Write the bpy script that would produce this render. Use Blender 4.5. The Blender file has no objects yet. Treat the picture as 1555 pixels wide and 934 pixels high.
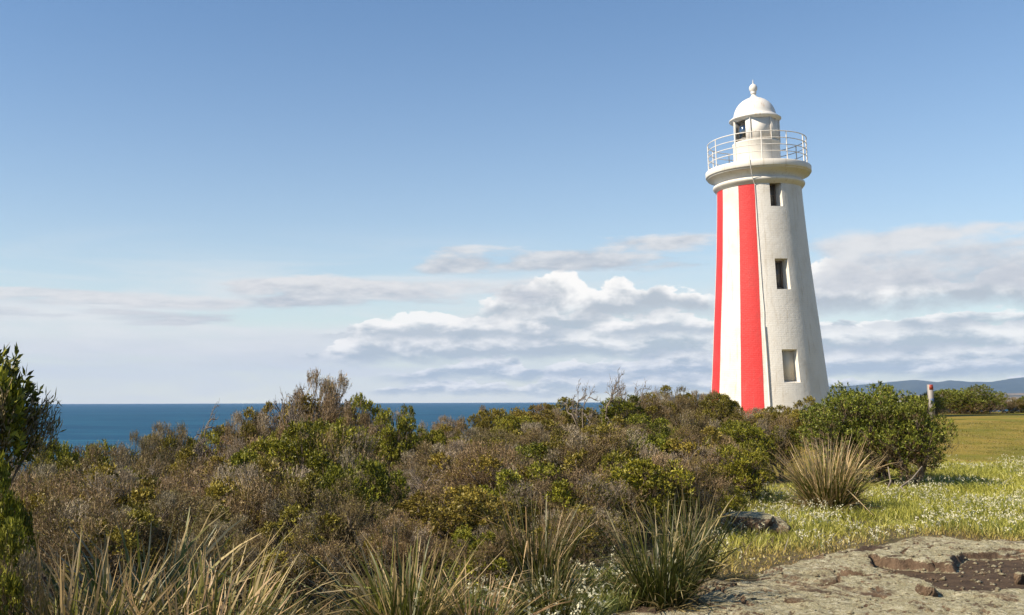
import bpy, math, random
import numpy as np
from mathutils import Matrix, Vector
R = math.radians
scene = bpy.context.scene
col = scene.collection
rng = np.random.default_rng(7)
random.seed(7)

# ------------------------------------------------------------------ camera
W_, H_ = 1555.0, 934.0
F, PX, PY, HY, ROLL = 1510.0, 615.0, 400.0, 610.0, 0.003
EYE = 1.6
pit = math.atan((HY - PY) / F)
fw = np.array([0, math.cos(pit), math.sin(pit)])
up0 = np.array([0, -math.sin(pit), math.cos(pit)])
rt0 = np.array([1.0, 0, 0])
c_, s_ = math.cos(ROLL), math.sin(ROLL)
rt = c_ * rt0 - s_ * up0
up = s_ * rt0 + c_ * up0
cam_d = bpy.data.cameras.new('camera')
cam = bpy.data.objects.new('camera', cam_d)
col.objects.link(cam)
cam.matrix_world = Matrix(((rt[0], up[0], -fw[0], 0), (rt[1], up[1], -fw[1], 0), (rt[2], up[2], -fw[2], EYE), (0, 0, 0, 1)))
cam_d.sensor_width = 36
cam_d.lens = F / W_ * 36
cam_d.shift_x = (W_ / 2 - PX) / W_
cam_d.shift_y = -(H_ / 2 - PY) / W_
cam_d.clip_start = 0.1
cam_d.clip_end = 90000
scene.camera = cam

# ------------------------------------------------------------------ light
SUN_AZ = R(198)          # plan angle, counter-clockwise from +X, of the direction TOWARDS the sun
SUN_EL = R(41)
sv = Vector((math.cos(SUN_AZ) * math.cos(SUN_EL), math.sin(SUN_AZ) * math.cos(SUN_EL), math.sin(SUN_EL)))
sd = bpy.data.lights.new('sun', 'SUN')
sd.energy = 5.0
sd.angle = R(0.53)
sd.color = (1.0, 0.87, 0.69)
so = bpy.data.objects.new('sun', sd)
col.objects.link(so)
so.rotation_euler = sv.to_track_quat('Z', 'Y').to_euler()
so.location = (-40, -20, 60)

scene.view_settings.view_transform = 'Standard'
scene.view_settings.look = 'None'
scene.view_settings.exposure = 0.78
scene.view_settings.gamma = 1.0
scene.view_settings.use_curve_mapping = False
scene.cycles.max_bounces = 6
scene.cycles.diffuse_bounces = 2
scene.cycles.glossy_bounces = 2
scene.cycles.transmission_bounces = 4
scene.cycles.transparent_max_bounces = 8
scene.cycles.volume_bounces = 0
scene.cycles.caustics_reflective = False
scene.cycles.caustics_refractive = False

# ------------------------------------------------------------------ node helper
class X:
    """a float socket with arithmetic"""
    def __init__(s, nt, sock): s.nt, s.s = nt, sock
    def _m(s, op, *a, clamp=False):
        n = s.nt.nodes.new('ShaderNodeMath'); n.operation = op; n.use_clamp = clamp
        for i, v in enumerate((s,) + a):
            if isinstance(v, X): s.nt.links.new(v.s, n.inputs[i])
            else: n.inputs[i].default_value = v
        return X(s.nt, n.outputs[0])
    def __add__(s, o): return s._m('ADD', o)
    def __radd__(s, o): return s._m('ADD', o)
    def __sub__(s, o): return s._m('SUBTRACT', o)
    def __rsub__(s, o): return (s * -1.0) + o
    def __mul__(s, o): return s._m('MULTIPLY', o)
    def __rmul__(s, o): return s._m('MULTIPLY', o)
    def __truediv__(s, o): return s._m('DIVIDE', o)
    def clamp(s): return s._m('ADD', 0.0, clamp=True)
    def ss(s, a, b):
        n = s.nt.nodes.new('ShaderNodeMapRange'); n.interpolation_type = 'SMOOTHSTEP'
        s.nt.links.new(s.s, n.inputs['Value'])
        n.inputs['From Min'].default_value = a; n.inputs['From Max'].default_value = b
        return X(s.nt, n.outputs[0])
def vec(nt, a, b, c):
    n = nt.nodes.new('ShaderNodeCombineXYZ')
    for i, v in enumerate((a, b, c)):
        if isinstance(v, X): nt.links.new(v.s, n.inputs[i])
        else: n.inputs[i].default_value = v
    return n.outputs[0]
def noise(nt, v, scale, detail=4, rough=0.55, dist=0.0):
    n = nt.nodes.new('ShaderNodeTexNoise')
    if v is not None: nt.links.new(v, n.inputs['Vector'])
    n.inputs['Scale'].default_value = scale; n.inputs['Detail'].default_value = detail
    n.inputs['Roughness'].default_value = rough; n.inputs['Distortion'].default_value = dist
    return X(nt, n.outputs['Fac'])
def mixc(nt, fac, a, b, mode='MIX'):
    n = nt.nodes.new('ShaderNodeMix'); n.data_type = 'RGBA'; n.blend_type = mode
    for idx, v in ((0, fac), (6, a), (7, b)):
        if isinstance(v, X): nt.links.new(v.s, n.inputs[idx])
        elif hasattr(v, 'is_output'): nt.links.new(v, n.inputs[idx])
        elif idx == 0: n.inputs[idx].default_value = v
        else: n.inputs[idx].default_value = (*v, 1)
    return n.outputs[2]

# ------------------------------------------------------------------ sky
SKY_S = 0.075
def build_world():
    w = bpy.data.worlds.new('World'); scene.world = w; w.use_nodes = True
    nt = w.node_tree; nt.nodes.clear()
    sky = nt.nodes.new('ShaderNodeTexSky'); sky.sky_type = 'NISHITA'; sky.sun_disc = False
    sky.sun_elevation = SUN_EL
    sky.sun_rotation = math.pi / 2 - SUN_AZ
    sky.altitude = 20; sky.air_density = 1.0; sky.dust_density = 0.45; sky.ozone_density = 2.2
    tc = nt.nodes.new('ShaderNodeTexCoord')
    sep = nt.nodes.new('ShaderNodeSeparateXYZ'); nt.links.new(tc.outputs['Generated'], sep.inputs[0])
    sx, sy, sz = (X(nt, sep.outputs[i]) for i in range(3))
    az = sx._m('ARCTAN2', sy)
    el = sz._m('ARCSINE')
    def AZ(u): return math.atan((u - PX) / F)
    def EL(v, u=800): return math.atan((HY - v) / F * math.cos(AZ(u)))
    k = 1 / SKY_S / 1.717
    # clear air overhead, paling evenly towards the horizon all round
    pale = (el._m('MAXIMUM', 0.0) * (-1 / 0.13))._m('EXPONENT') * 0.92
    base = mixc(nt, pale, mixc(nt, 1.0, sky.outputs[0], (0.74, 1.00, 1.16), 'MULTIPLY'), (1.06 * k, 1.03 * k, 0.82 * k))
    c = base
    # thin high veil: faint, drawn out along the horizon
    vn = noise(nt, vec(nt, az * 3.0, el * 26.0, 3.3), 1.0, 6, 0.6, 0.6)
    vm = el.ss(EL(330), EL(470)) * az.ss(0.75, 0.0)
    c = mixc(nt, (vn.ss(0.36, 0.68) * vm * 0.9).clamp(), c, (0.82 * k, 0.84 * k, 0.84 * k))
    def patches(c, v0, v1, u0, u1, seed, lo, hi, amt, cw=(0.84, 0.83, 0.82), cg=(0.46, 0.51, 0.58), fx=9.0, fy=55.0):
        """flat broken stratus in one band of height"""
        n = noise(nt, vec(nt, az * fx, el * fy, seed), 1.0, 6, 0.58, 0.35)
        n2 = noise(nt, vec(nt, az * fx * 5, el * fy * 2.2, seed + 9.1), 1.0, 5, 0.6)
        e0, e1 = EL(v1), EL(v0); h = e1 - e0
        m = el.ss(e0 - 0.15 * h, e0 + 0.3 * h) * el.ss(e1 + 0.15 * h, e1 - 0.4 * h)
        if u0 is not None: m = m * az.ss(AZ(u0) - 0.03, AZ(u0) + 0.06)
        if u1 is not None: m = m * az.ss(AZ(u1) + 0.03, AZ(u1) - 0.06)
        a = (n + (n2 - 0.5) * 0.34 + (m - 1.0) * 0.5).ss(lo, hi) * amt
        sh = ((el - e0) / h * 0.6 + (n2 - 0.5) * 1.3 + 0.15).ss(0.05, 0.75)
        col_ = mixc(nt, sh, tuple(x * k for x in cg), tuple(x * k for x in cw))
        return mixc(nt, a.clamp(), c, col_)
    def row(c, vb, hpx, u0, u1, seed, amt=1.0, white=(1.12, 1.08, 1.02), grey=(0.43, 0.49, 0.55), f1=7.0, f2=42.0, thr=0.30, wob=0.006, asp=2.8):
        """a bank of cumulus: level grey base, billowed sunlit tops"""
        b = EL(vb); h = hpx / F
        base = noise(nt, vec(nt, az * 5.0, seed, 1.7), 1.0, 2) * wob + (b - wob * 0.5)
        n1 = noise(nt, vec(nt, az * f1, seed * 1.3, 0.4), 1.0, 3, 0.6)
        nn = noise(nt, vec(nt, az * f2, el * f2 * asp, seed), 1.0, 8, 0.61, 0.12)
        nl = noise(nt, vec(nt, az * f2 + 0.3, el * f2 * asp - 0.40, seed), 1.0, 5, 0.55, 0.15)
        m = None
        if u0 is not None: m = az.ss(AZ(u0) - 0.05, AZ(u0) + 0.09)
        if u1 is not None:
            m2 = az.ss(AZ(u1) + 0.05, AZ(u1) - 0.09); m = m2 if m is None else m * m2
        tp = n1.ss(thr, thr + 0.42)
        if m is not None: tp = tp * m
        rel = (el - base) / h
        d = tp * 1.1 - rel + (nn - 0.5) * 1.25
        a = d.ss(0.0, 0.07) * (rel + (nn - 0.5) * 0.9).ss(-0.28, 0.18) * tp.ss(0.02, 0.3) * amt
        sh = (rel / (tp * 0.9 + 0.2) + (nl - nn) * 2.2 + (nn - 0.5) * 0.9).ss(0.14, 0.78)
        col_ = mixc(nt, sh, tuple(x * k for x in grey), tuple(x * k for x in white))
        return mixc(nt, a.clamp(), c, col_)
    # far rows first, nearer (higher) rows over them
    c = patches(c, 385, 610, None, 900, 63.0, 0.34, 0.62, 0.8, fx=2.2, fy=30, cw=(0.88, 0.88, 0.87), cg=(0.74, 0.77, 0.80))
    c = row(c, 598, 30, 560, None, 2.2, 0.8, f1=8, f2=34, thr=0.24, grey=(0.49, 0.56, 0.62))
    c = row(c, 574, 40, 600, None, 5.1, 0.85, f1=6, f2=26, thr=0.24, grey=(0.46, 0.53, 0.59))
    c = row(c, 545, 46, 470, None, 8.7, 0.85, f1=4, f2=20, thr=0.16, grey=(0.48, 0.545, 0.60), asp=2.4)
    c = row(c, 512, 46, 520, None, 17.7, 0.85, f1=5, f2=20, thr=0.24, grey=(0.48, 0.545, 0.60), asp=2.4)
    c = row(c, 480, 70, 740, None, 12.4, 0.95, f1=5.5, f2=19, thr=0.24, grey=(0.52, 0.565, 0.605), asp=1.5)
    c = patches(c, 355, 480, 1180, None, 21.0, 0.28, 0.52, 0.92, fx=5, fy=24, cg=(0.52, 0.56, 0.62))
    c = patches(c, 340, 430, 600, 1150, 31.0, 0.38, 0.58, 0.9, fx=6, fy=40, cg=(0.50, 0.54, 0.60))
    c = patches(c, 405, 478, 280, 880, 44.0, 0.31, 0.50, 0.92, fx=6, fy=46, cg=(0.50, 0.54, 0.60))
    c = patches(c, 430, 505, None, 420, 51.0, 0.33, 0.50, 0.85, fx=4, fy=52, cg=(0.52, 0.56, 0.62))
    bg = nt.nodes.new('ShaderNodeBackground'); bg.inputs['Strength'].default_value = SKY_S
    nt.links.new(c, bg.inputs['Color'])
    # above and below the cloud belt the sky is the bare sky (same colours there; saves evaluating the clouds)
    bare = nt.nodes.new('ShaderNodeBackground'); bare.inputs['Strength'].default_value = SKY_S
    nt.links.new(base, bare.inputs['Color'])
    inb = el._m('GREATER_THAN', -0.012) * el._m('LESS_THAN', 0.225)
    mx = nt.nodes.new('ShaderNodeMixShader'); nt.links.new(inb.s, mx.inputs[0])
    nt.links.new(bare.outputs[0], mx.inputs[1]); nt.links.new(bg.outputs[0], mx.inputs[2])
    out = nt.nodes.new('ShaderNodeOutputWorld'); nt.links.new(mx.outputs[0], out.inputs['Surface'])
    w.cycles.sampling_method = 'MANUAL'; w.cycles.sample_map_resolution = 1024
build_world()

# ------------------------------------------------------------------ pixel <-> place helpers
CAMP = np.array([0, 0, EYE])
def P(u, v, Y):
    d = fw + rt * ((u - PX) / F) + up * ((PY - v) / F)
    return CAMP + d * (Y / d[1])
def G(u, v):
    Y = 12.0
    d = fw + rt * ((u - PX) / F) + up * ((PY - v) / F); d = d / d[1]
    lo, hi = 1.5, 90.0
    for Yt in np.linspace(1.5, 90, 900):
        p = CAMP + d * Yt
        if p[2] < terr(p[0], p[1]): return np.array([p[0], p[1], terr(p[0], p[1])])
    return CAMP + d * 60

# ------------------------------------------------------------------ numpy noise
_perm = rng.random((64, 64))
def vnoise(x, y, s=0):
    x = np.asarray(x, float) + s * 17.3; y = np.asarray(y, float) + s * 9.7
    xi = np.floor(x).astype(int); yi = np.floor(y).astype(int)
    fx = x - xi; fy = y - yi; fx = fx * fx * (3 - 2 * fx); fy = fy * fy * (3 - 2 * fy)
    g = lambda a, b: _perm[a % 64, b % 64]
    return (g(xi, yi) * (1 - fx) + g(xi + 1, yi) * fx) * (1 - fy) + (g(xi, yi + 1) * (1 - fx) + g(xi + 1, yi + 1) * fx) * fy
def fbm(x, y, o=4, s=0, r=0.5):
    t = 0; a = 1; n = 0
    for i in range(o):
        t = t + a * vnoise(np.asarray(x) * 2 ** i, np.asarray(y) * 2 ** i, s + i); n += a; a *= r
    return t / n
def sstep(a, b, x):
    t = np.clip((np.asarray(x, float) - a) / (b - a), 0, 1); return t * t * (3 - 2 * t)
def inpoly(x, y, poly):
    x = np.asarray(x); y = np.asarray(y); ins = np.zeros(x.shape, bool); n = len(poly)
    for i in range(n):
        x0, y0 = poly[i][:2]; x1, y1 = poly[(i + 1) % n][:2]
        if y0 == y1: continue
        ins ^= ((y0 > y) != (y1 > y)) & (x < (x1 - x0) * (y - y0) / (y1 - y0) + x0)
    return ins
def sdpoly(x, y, poly):
    """signed distance, positive inside"""
    d = np.full(np.shape(x), 1e9)
    for i in range(len(poly)):
        ax, ay = poly[i][:2]; bx, by = poly[(i + 1) % len(poly)][:2]
        ex, ey = bx - ax, by - ay
        t = np.clip(((x - ax) * ex + (y - ay) * ey) / (ex * ex + ey * ey + 1e-12), 0, 1)
        d = np.minimum(d, np.hypot(x - ax - t * ex, y - ay - t * ey))
    return np.where(inpoly(x, y, poly), d, -d)

PLATEAU = [(-60, -40), (-34, 6), (-24, 16), (-15, 23), (-7, 27), (0, 30.5), (4.5, 35), (9, 42), (12.5, 50), (14.5, 60), (30, 63), (44, 66), (70, 60), (120, 55), (120, -40)]
def terr(x, y):
    x = np.asarray(x, float); y = np.asarray(y, float)
    z = 0.75 * sstep(18, 50, y) + 0.004 * np.clip(x - 10, 0, 40) * sstep(20, 40, y)
    z = z - 0.075 * np.clip(3.5 - x, 0, 40) * sstep(6, 16, y)
    z = z + 0.10 * (fbm(x * 0.35, y * 0.35, 3, 3) - 0.5) * sstep(70, 30, y)
    d = sdpoly(x, y, PLATEAU)
    z = z - 0.9 * sstep(0.5, -4, d) - 25 * sstep(-2, -20, d)
    return z

# ------------------------------------------------------------------ mesh helpers
def setprops(o, label=None, cat=None, group=None, kind=None):
    if label: o['label'] = label
    if cat: o['category'] = cat
    if group: o['group'] = group
    if kind: o['kind'] = kind
    return o
def mesh(name, v, faces, mat=None, colors=None, smooth=False, uv=None, weld=False):
    """faces: list of (N,k) int arrays"""
    v = np.asarray(v, np.float32)
    if isinstance(faces, np.ndarray): faces = [faces]
    faces = [np.asarray(f, np.int32) for f in faces if len(f)]
    me = bpy.data.meshes.new(name)
    nl = sum(f.size for f in faces); nf = sum(len(f) for f in faces)
    me.vertices.add(len(v)); me.vertices.foreach_set('co', v.ravel())
    me.loops.add(nl); me.loops.foreach_set('vertex_index', np.concatenate([f.ravel() for f in faces]))
    me.polygons.add(nf)
    tot = np.concatenate([np.full(len(f), f.shape[1], np.int32) for f in faces])
    st = np.concatenate([[0], np.cumsum(tot)[:-1]]).astype(np.int32)
    me.polygons.foreach_set('loop_start', st); me.polygons.foreach_set('loop_total', tot)
    if smooth: me.polygons.foreach_set('use_smooth', np.ones(nf, bool))
    if colors is not None:
        a = me.attributes.new('tint', 'FLOAT_COLOR', 'FACE')
        cc = np.ones((nf, 4), np.float32); cc[:, :3] = colors
        a.data.foreach_set('color', cc.ravel())
    if uv is not None:
        l = me.uv_layers.new(name='uv')
        idx = np.concatenate([f.ravel() for f in faces])
        l.data.foreach_set('uv', np.asarray(uv, np.float32)[idx].ravel())
    me.update(calc_edges=True); me.validate()
    if mat: me.materials.append(mat)
    return me
def obj(name, me, parent=None, loc=None):
    o = bpy.data.objects.new(name, me); col.objects.link(o)
    if parent: o.parent = parent
    if loc is not None: o.location = loc
    return o
def empty(name, loc, rz=0.0):
    o = bpy.data.objects.new(name, None); col.objects.link(o)
    o.location = loc; o.rotation_euler.z = rz; o.empty_display_size = 0.2
    return o
class Acc:
    def __init__(s): s.v = []; s.f = {3: [], 4: []}; s.c = {3: [], 4: []}; s.n = 0
    def add(s, v, f, c=None):
        f = np.asarray(f); s.v.append(np.asarray(v, float).reshape(-1, 3)); s.f[f.shape[1]].append(f + s.n)
        if c is not None: s.c[f.shape[1]].append(np.broadcast_to(np.asarray(c, float), (len(f), 3)))
        s.n += len(s.v[-1])
    def build(s, name, mat, smooth=False):
        fs = []; cs = []
        for k in (4, 3):
            if s.f[k]:
                fs.append(np.concatenate(s.f[k]))
                if s.c[k]: cs.append(np.concatenate(s.c[k]))
        return mesh(name, np.concatenate(s.v), fs, mat, np.concatenate(cs) if cs else None, smooth)
def tube(acc, pts, rad, sides=5, c=None, cap=True):
    pts = np.asarray(pts, float); n = len(pts); rad = np.broadcast_to(rad, n)
    t = np.gradient(pts, axis=0); t /= np.linalg.norm(t, axis=1)[:, None] + 1e-9
    ref = np.array([0.31, 0.2, 0.93]) if abs(t[0][2]) < 0.9 else np.array([1, 0.1, 0.0])
    a = np.cross(t, ref); a /= np.linalg.norm(a, axis=1)[:, None] + 1e-9; b = np.cross(t, a)
    th = np.arange(sides) / sides * 2 * np.pi
    v = pts[:, None] + rad[:, None, None] * (a[:, None] * np.cos(th)[None, :, None] + b[:, None] * np.sin(th)[None, :, None])
    i = np.arange(n - 1)[:, None] * sides; j = np.arange(sides)[None]; j2 = (j + 1) % sides
    f = np.stack([i + j, i + j2, i + sides + j2, i + sides + j], -1).reshape(-1, 4)
    acc.add(v.reshape(-1, 3), f, c)
def lathe(prof, n=96, a0=0, a1=360):
    prof = np.asarray(prof, float); full = abs(a1 - a0) >= 360
    th = np.radians(np.linspace(a0, a1, n + 1)); 
    if full: th = th[:-1]
    v = np.stack([prof[:, None, 0] * np.sin(th)[None], -prof[:, None, 0] * np.cos(th)[None], np.broadcast_to(prof[:, None, 1], (len(prof), len(th)))], -1).reshape(-1, 3)
    m = len(th); f = []
    i = np.arange(len(prof) - 1)[:, None] * m
    j = np.arange(m if full else m - 1)[None]; j2 = (j + 1) % m
    f = np.stack([i + j, i + j2, i + m + j2, i + m + j], -1).reshape(-1, 4)
    return v, f
def box(acc, lo, hi, c=None):
    x0, y0, z0 = lo; x1, y1, z1 = hi
    v = [(x0, y0, z0), (x1, y0, z0), (x1, y1, z0), (x0, y1, z0), (x0, y0, z1), (x1, y0, z1), (x1, y1, z1), (x0, y1, z1)]
    acc.add(v, [(0, 3, 2, 1), (4, 5, 6, 7), (0, 1, 5, 4), (1, 2, 6, 5), (2, 3, 7, 6), (3, 0, 4, 7)], c)

# ------------------------------------------------------------------ materials
def mat(name, fn):
    m = bpy.data.materials.new(name); m.use_nodes = True; nt = m.node_tree
    b = nt.nodes['Principled BSDF']; fn(nt, b); return m
def setb(b, **k):
    for a, v in k.items():
        b.inputs[a.replace('_', ' ')].default_value = v
def texco(nt, which='Object'):
    return nt.nodes.new('ShaderNodeTexCoord').outputs[which]
def bump(nt, b, h, strength, dist):
    n = nt.nodes.new('ShaderNodeBump'); n.inputs['Strength'].default_value = strength; n.inputs['Distance'].default_value = dist
    nt.links.new(h.s, n.inputs['Height']); nt.links.new(n.outputs[0], b.inputs['Normal']); return n
def leaf_fn(trans=0.28, rough=0.5, spec=0.35, var=0.35):
    def fn(nt, b):
        at = nt.nodes.new('ShaderNodeAttribute'); at.attribute_name = 'tint'
        oi = nt.nodes.new('ShaderNodeObjectInfo')
        r = X(nt, oi.outputs['Random'])
        hsv = nt.nodes.new('ShaderNodeHueSaturation')
        nt.links.new(at.outputs['Color'], hsv.inputs['Color'])
        nt.links.new((r * var + (1 - var / 2)).s, hsv.inputs['Value'])
        nt.links.new((r * -0.03 + 0.515).s, hsv.inputs['Hue'])
        c = hsv.outputs[0]
        nt.links.new(c, b.inputs['Base Color']); setb(b, Roughness=rough, Specular_IOR_Level=spec)
        tr = nt.nodes.new('ShaderNodeBsdfTranslucent'); nt.links.new(c, tr.inputs['Color'])
        mx = nt.nodes.new('ShaderNodeMixShader'); mx.inputs[0].default_value = trans
        nt.links.new(b.outputs[0], mx.inputs[1]); nt.links.new(tr.outputs[0], mx.inputs[2])
        nt.links.new(mx.outputs[0], nt.nodes['Material Output'].inputs['Surface'])
    return fn
M = {}
M['leaf'] = mat('leaf', leaf_fn(0.17, 0.5, 0.3, 0.4))
M['blade'] = mat('blade', leaf_fn(0.3, 0.45, 0.4, 0.2))
def bark_fn(nt, b):
    v = texco(nt); n = noise(nt, v, 9, 4)
    nt.links.new(mixc(nt, n.ss(0.3, 0.75), (0.085, 0.066, 0.050), (0.25, 0.20, 0.15)), b.inputs['Base Color']); setb(b, Roughness=0.9, Specular_IOR_Level=0.15)
M['bark'] = mat('bark', bark_fn)
def sea_fn(nt, b):
    geo = nt.nodes.new('ShaderNodeNewGeometry'); sep = nt.nodes.new('ShaderNodeSeparateXYZ'); nt.links.new(geo.outputs['Position'], sep.inputs[0])
    x, y = X(nt, sep.outputs[0]), X(nt, sep.outputs[1])
    big = noise(nt, vec(nt, x * 0.0011, y * 0.0032, 0.0), 1.0, 4, 0.6)
    n = noise(nt, vec(nt, x * 0.012, y * 0.05, 0.0), 1.0, 6, 0.65)
    cc = mixc(nt, big.ss(0.35, 0.7), (0.0075, 0.045, 0.098), (0.012, 0.066, 0.125))
    cc = mixc(nt, n.ss(0.42, 0.70) * 0.7, cc, (0.027, 0.115, 0.175))
    caps = noise(nt, vec(nt, x * 0.09, y * 0.25, 4.0), 1.0, 3, 0.7)
    cc = mixc(nt, caps.ss(0.74, 0.80) * 0.6, cc, (0.6, 0.65, 0.68))
    nt.links.new(cc, b.inputs['Base Color']); setb(b, Roughness=0.5, IOR=1.33, Specular_IOR_Level=0.04)
    h = noise(nt, vec(nt, x * 0.22, y * 0.4, 0.0), 1.0, 5, 0.6)
    bump(nt, b, h, 0.6, 0.6)
M['sea'] = mat('sea', sea_fn)
def ground_fn(nt, b):
    geo = nt.nodes.new('ShaderNodeNewGeometry'); p = geo.outputs['Position']
    sep = nt.nodes.new('ShaderNodeSeparateXYZ'); nt.links.new(p, sep.inputs[0])
    x, y = X(nt, sep.outputs[0]), X(nt, sep.outputs[1])
    n1 = noise(nt, p, 0.25, 5, 0.6); n2 = noise(nt, p, 2.2, 5, 0.65); n3 = noise(nt, p, 14, 3, 0.6)
    lawn = mixc(nt, n1.ss(0.36, 0.62), (0.130, 0.130, 0.018), (0.235, 0.170, 0.036))
    lawn = mixc(nt, n2.ss(0.50, 0.74) * 0.55, lawn, (0.30, 0.205, 0.085))
    lawn = mixc(nt, n3.ss(0.5, 0.8) * 0.4, lawn, (0.10, 0.105, 0.018))
    litter = mixc(nt, n2.ss(0.3, 0.7), (0.060, 0.046, 0.028), (0.13, 0.10, 0.06))
    litter = mixc(nt, n3.ss(0.4, 0.7) * 0.6, litter, (0.07, 0.075, 0.02))
    wob = (n1 - 0.5) * 3.0
    lm = ((y + wob - x * 0.1).ss(18.5, 21.0) * (x + wob * 0.6 - y * 0.30).ss(2.0, 5.5))._m('MAXIMUM', (x + wob * 0.4).ss(7.0, 8.6))
    nt.links.new(mixc(nt, lm, litter, lawn), b.inputs['Base Color']); setb(b, Roughness=0.95, Specular_IOR_Level=0.1)
    bump(nt, b, n3 * 0.6 + n2, 0.7, 0.06)
M['ground'] = mat('ground', ground_fn)
def rock_fn(nt, b):
    geo = nt.nodes.new('ShaderNodeNewGeometry'); p = geo.outputs['Position']
    at = nt.nodes.new('ShaderNodeAttribute'); at.attribute_name = 'soil'
    soil = X(nt, at.outputs['Fac'])
    n1 = noise(nt, p, 1.3, 6, 0.62); n2 = noise(nt, p, 7, 6, 0.7); n3 = noise(nt, p, 38, 4, 0.7); n5 = noise(nt, p, 110, 3, 0.7)
    nz = nt.nodes.new('ShaderNodeSeparateXYZ'); nt.links.new(geo.outputs['True Normal'], nz.inputs[0])
    flat = X(nt, nz.outputs[2]).ss(0.55, 0.9)
    stone = mixc(nt, n2.ss(0.3, 0.7), (0.10, 0.065, 0.042), (0.26, 0.175, 0.110))
    lich = mixc(nt, n2.ss(0.35, 0.65), (0.35, 0.32, 0.19), (0.55, 0.50, 0.325))
    lich = mixc(nt, n3.ss(0.50, 0.68) * 0.75, lich, (0.24, 0.195, 0.115))
    lich = mixc(nt, n5.ss(0.44, 0.62) * 0.6, lich, (0.22, 0.19, 0.11))
    lich = mixc(nt, (n1 + n3 - 0.5).ss(0.58, 0.74) * 0.5, lich, (0.29, 0.205, 0.13))
    s1 = noise(nt, p, 17, 4, 0.62); s2 = noise(nt, p, 27, 4, 0.6)
    lich = mixc(nt, s1.ss(0.54, 0.60) * 0.7, lich, (0.60, 0.56, 0.40))
    lich = mixc(nt, s2.ss(0.57, 0.62) * 0.8, lich, (0.13, 0.105, 0.065))
    cov = (n1 + (n2 - 0.5) * 0.5).ss(0.33, 0.46) * flat
    c = mixc(nt, cov, stone, lich)
    dirt = mixc(nt, n2.ss(0.3, 0.7), (0.062, 0.041, 0.026), (0.135, 0.090, 0.056))
    c = mixc(nt, (soil + (n2 - 0.5) * 0.5).ss(0.4, 0.6), c, dirt)
    nt.links.new(c, b.inputs['Base Color']); setb(b, Roughness=0.92, Specular_IOR_Level=0.2)
    bump(nt, b, n3 * 0.8 + n2 + n5 * 0.6, 1.0, 0.045)
M['rock'] = mat('rock', rock_fn)
def paint_fn(base, dirty, brick=True):
    def fn(nt, b):
        p = texco(nt); n1 = noise(nt, p, 0.9, 5, 0.6); n2 = noise(nt, p, 6, 4, 0.6)
        sep = nt.nodes.new('ShaderNodeSeparateXYZ'); nt.links.new(p, sep.inputs[0])
        st = noise(nt, vec(nt, X(nt, sep.outputs[0]) * 8, X(nt, sep.outputs[1]) * 8, X(nt, sep.outputs[2]) * 0.22), 1.0, 4, 0.6)
        c = mixc(nt, (n1.ss(0.45, 0.8) * 0.5 + st.ss(0.54, 0.72) * 0.6).clamp(), base, dirty)
        nt.links.new(c, b.inputs['Base Color']); setb(b, Roughness=0.55, Specular_IOR_Level=0.3)
        if brick:
            uv = nt.nodes.new('ShaderNodeUVMap'); uv.uv_map = 'uv'
            br = nt.nodes.new('ShaderNodeTexBrick'); nt.links.new(uv.outputs[0], br.inputs['Vector'])
            br.inputs['Scale'].default_value = 1.0; br.inputs['Brick Width'].default_value = 0.24; br.inputs['Row Height'].default_value = 0.086
            br.inputs['Mortar Size'].default_value = 0.010; br.inputs['Mortar Smooth'].default_value = 0.6; br.inputs['Bias'].default_value = 0.0
            br.inputs['Color1'].default_value = (1, 1, 1, 1); br.inputs['Color2'].default_value = (0.7, 0.7, 0.7, 1); br.inputs['Mortar'].default_value = (0.1, 0.1, 0.1, 1)
            rgb = nt.nodes.new('ShaderNodeRGBToBW'); nt.links.new(br.outputs['Color'], rgb.inputs[0])
            n4 = noise(nt, uv.outputs[0], 5.0, 4, 0.6)
            bump(nt, b, X(nt, rgb.outputs[0]) + n2 * 0.8 + n4 * 1.6, 0.45, 0.016)
        else:
            bump(nt, b, n2, 0.25, 0.01)
    return fn
M['white'] = mat('white_brick_paint', paint_fn((0.61, 0.59, 0.55), (0.43, 0.38, 0.31)))
M['red'] = mat('red_brick_paint', paint_fn((0.50, 0.030, 0.030), (0.36, 0.055, 0.05)))
M['render'] = mat('white_render_paint', paint_fn((0.64, 0.61, 0.55), (0.46, 0.40, 0.32), False))
M['metalw'] = mat('white_metal_paint', paint_fn((0.66, 0.64, 0.60), (0.50, 0.38, 0.27), False))
M['infill'] = mat('cream_infill_paint', paint_fn((0.60, 0.54, 0.44), (0.48, 0.41, 0.32), False))
M['dark'] = mat('dark_interior', lambda nt, b: setb(b, Base_Color=(0.03, 0.028, 0.026, 1), Roughness=0.9))
M['timber'] = mat('dark_timber', lambda nt, b: setb(b, Base_Color=(0.17, 0.13, 0.10, 1), Roughness=0.7))
M['winglass'] = mat('window_glass', lambda nt, b: setb(b, Base_Color=(0.12, 0.11, 0.10, 1), Roughness=0.15, Specular_IOR_Level=0.5))
def glass_fn(nt, b):
    t = nt.nodes.new('ShaderNodeBsdfTransparent'); t.inputs[0].default_value = (0.30, 0.40, 0.50, 1)
    g = nt.nodes.new('ShaderNodeBsdfGlossy'); g.inputs['Roughness'].default_value = 0.03
    fr = nt.nodes.new('ShaderNodeFresnel'); fr.inputs[0].default_value = 1.75
    mx = nt.nodes.new('ShaderNodeMixShader'); nt.links.new((X(nt, fr.outputs[0]) + 0.20).clamp().s, mx.inputs[0])
    nt.links.new(t.outputs[0], mx.inputs[1]); nt.links.new(g.outputs[0], mx.inputs[2])
    nt.links.new(mx.outputs[0], nt.nodes['Material Output'].inputs['Surface'])
M['glass'] = mat('lantern_glass', glass_fn)
M['lens'] = mat('lens_glass', lambda nt, b: setb(b, Base_Color=(0.35, 0.45, 0.45, 1), Roughness=0.15))
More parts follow.
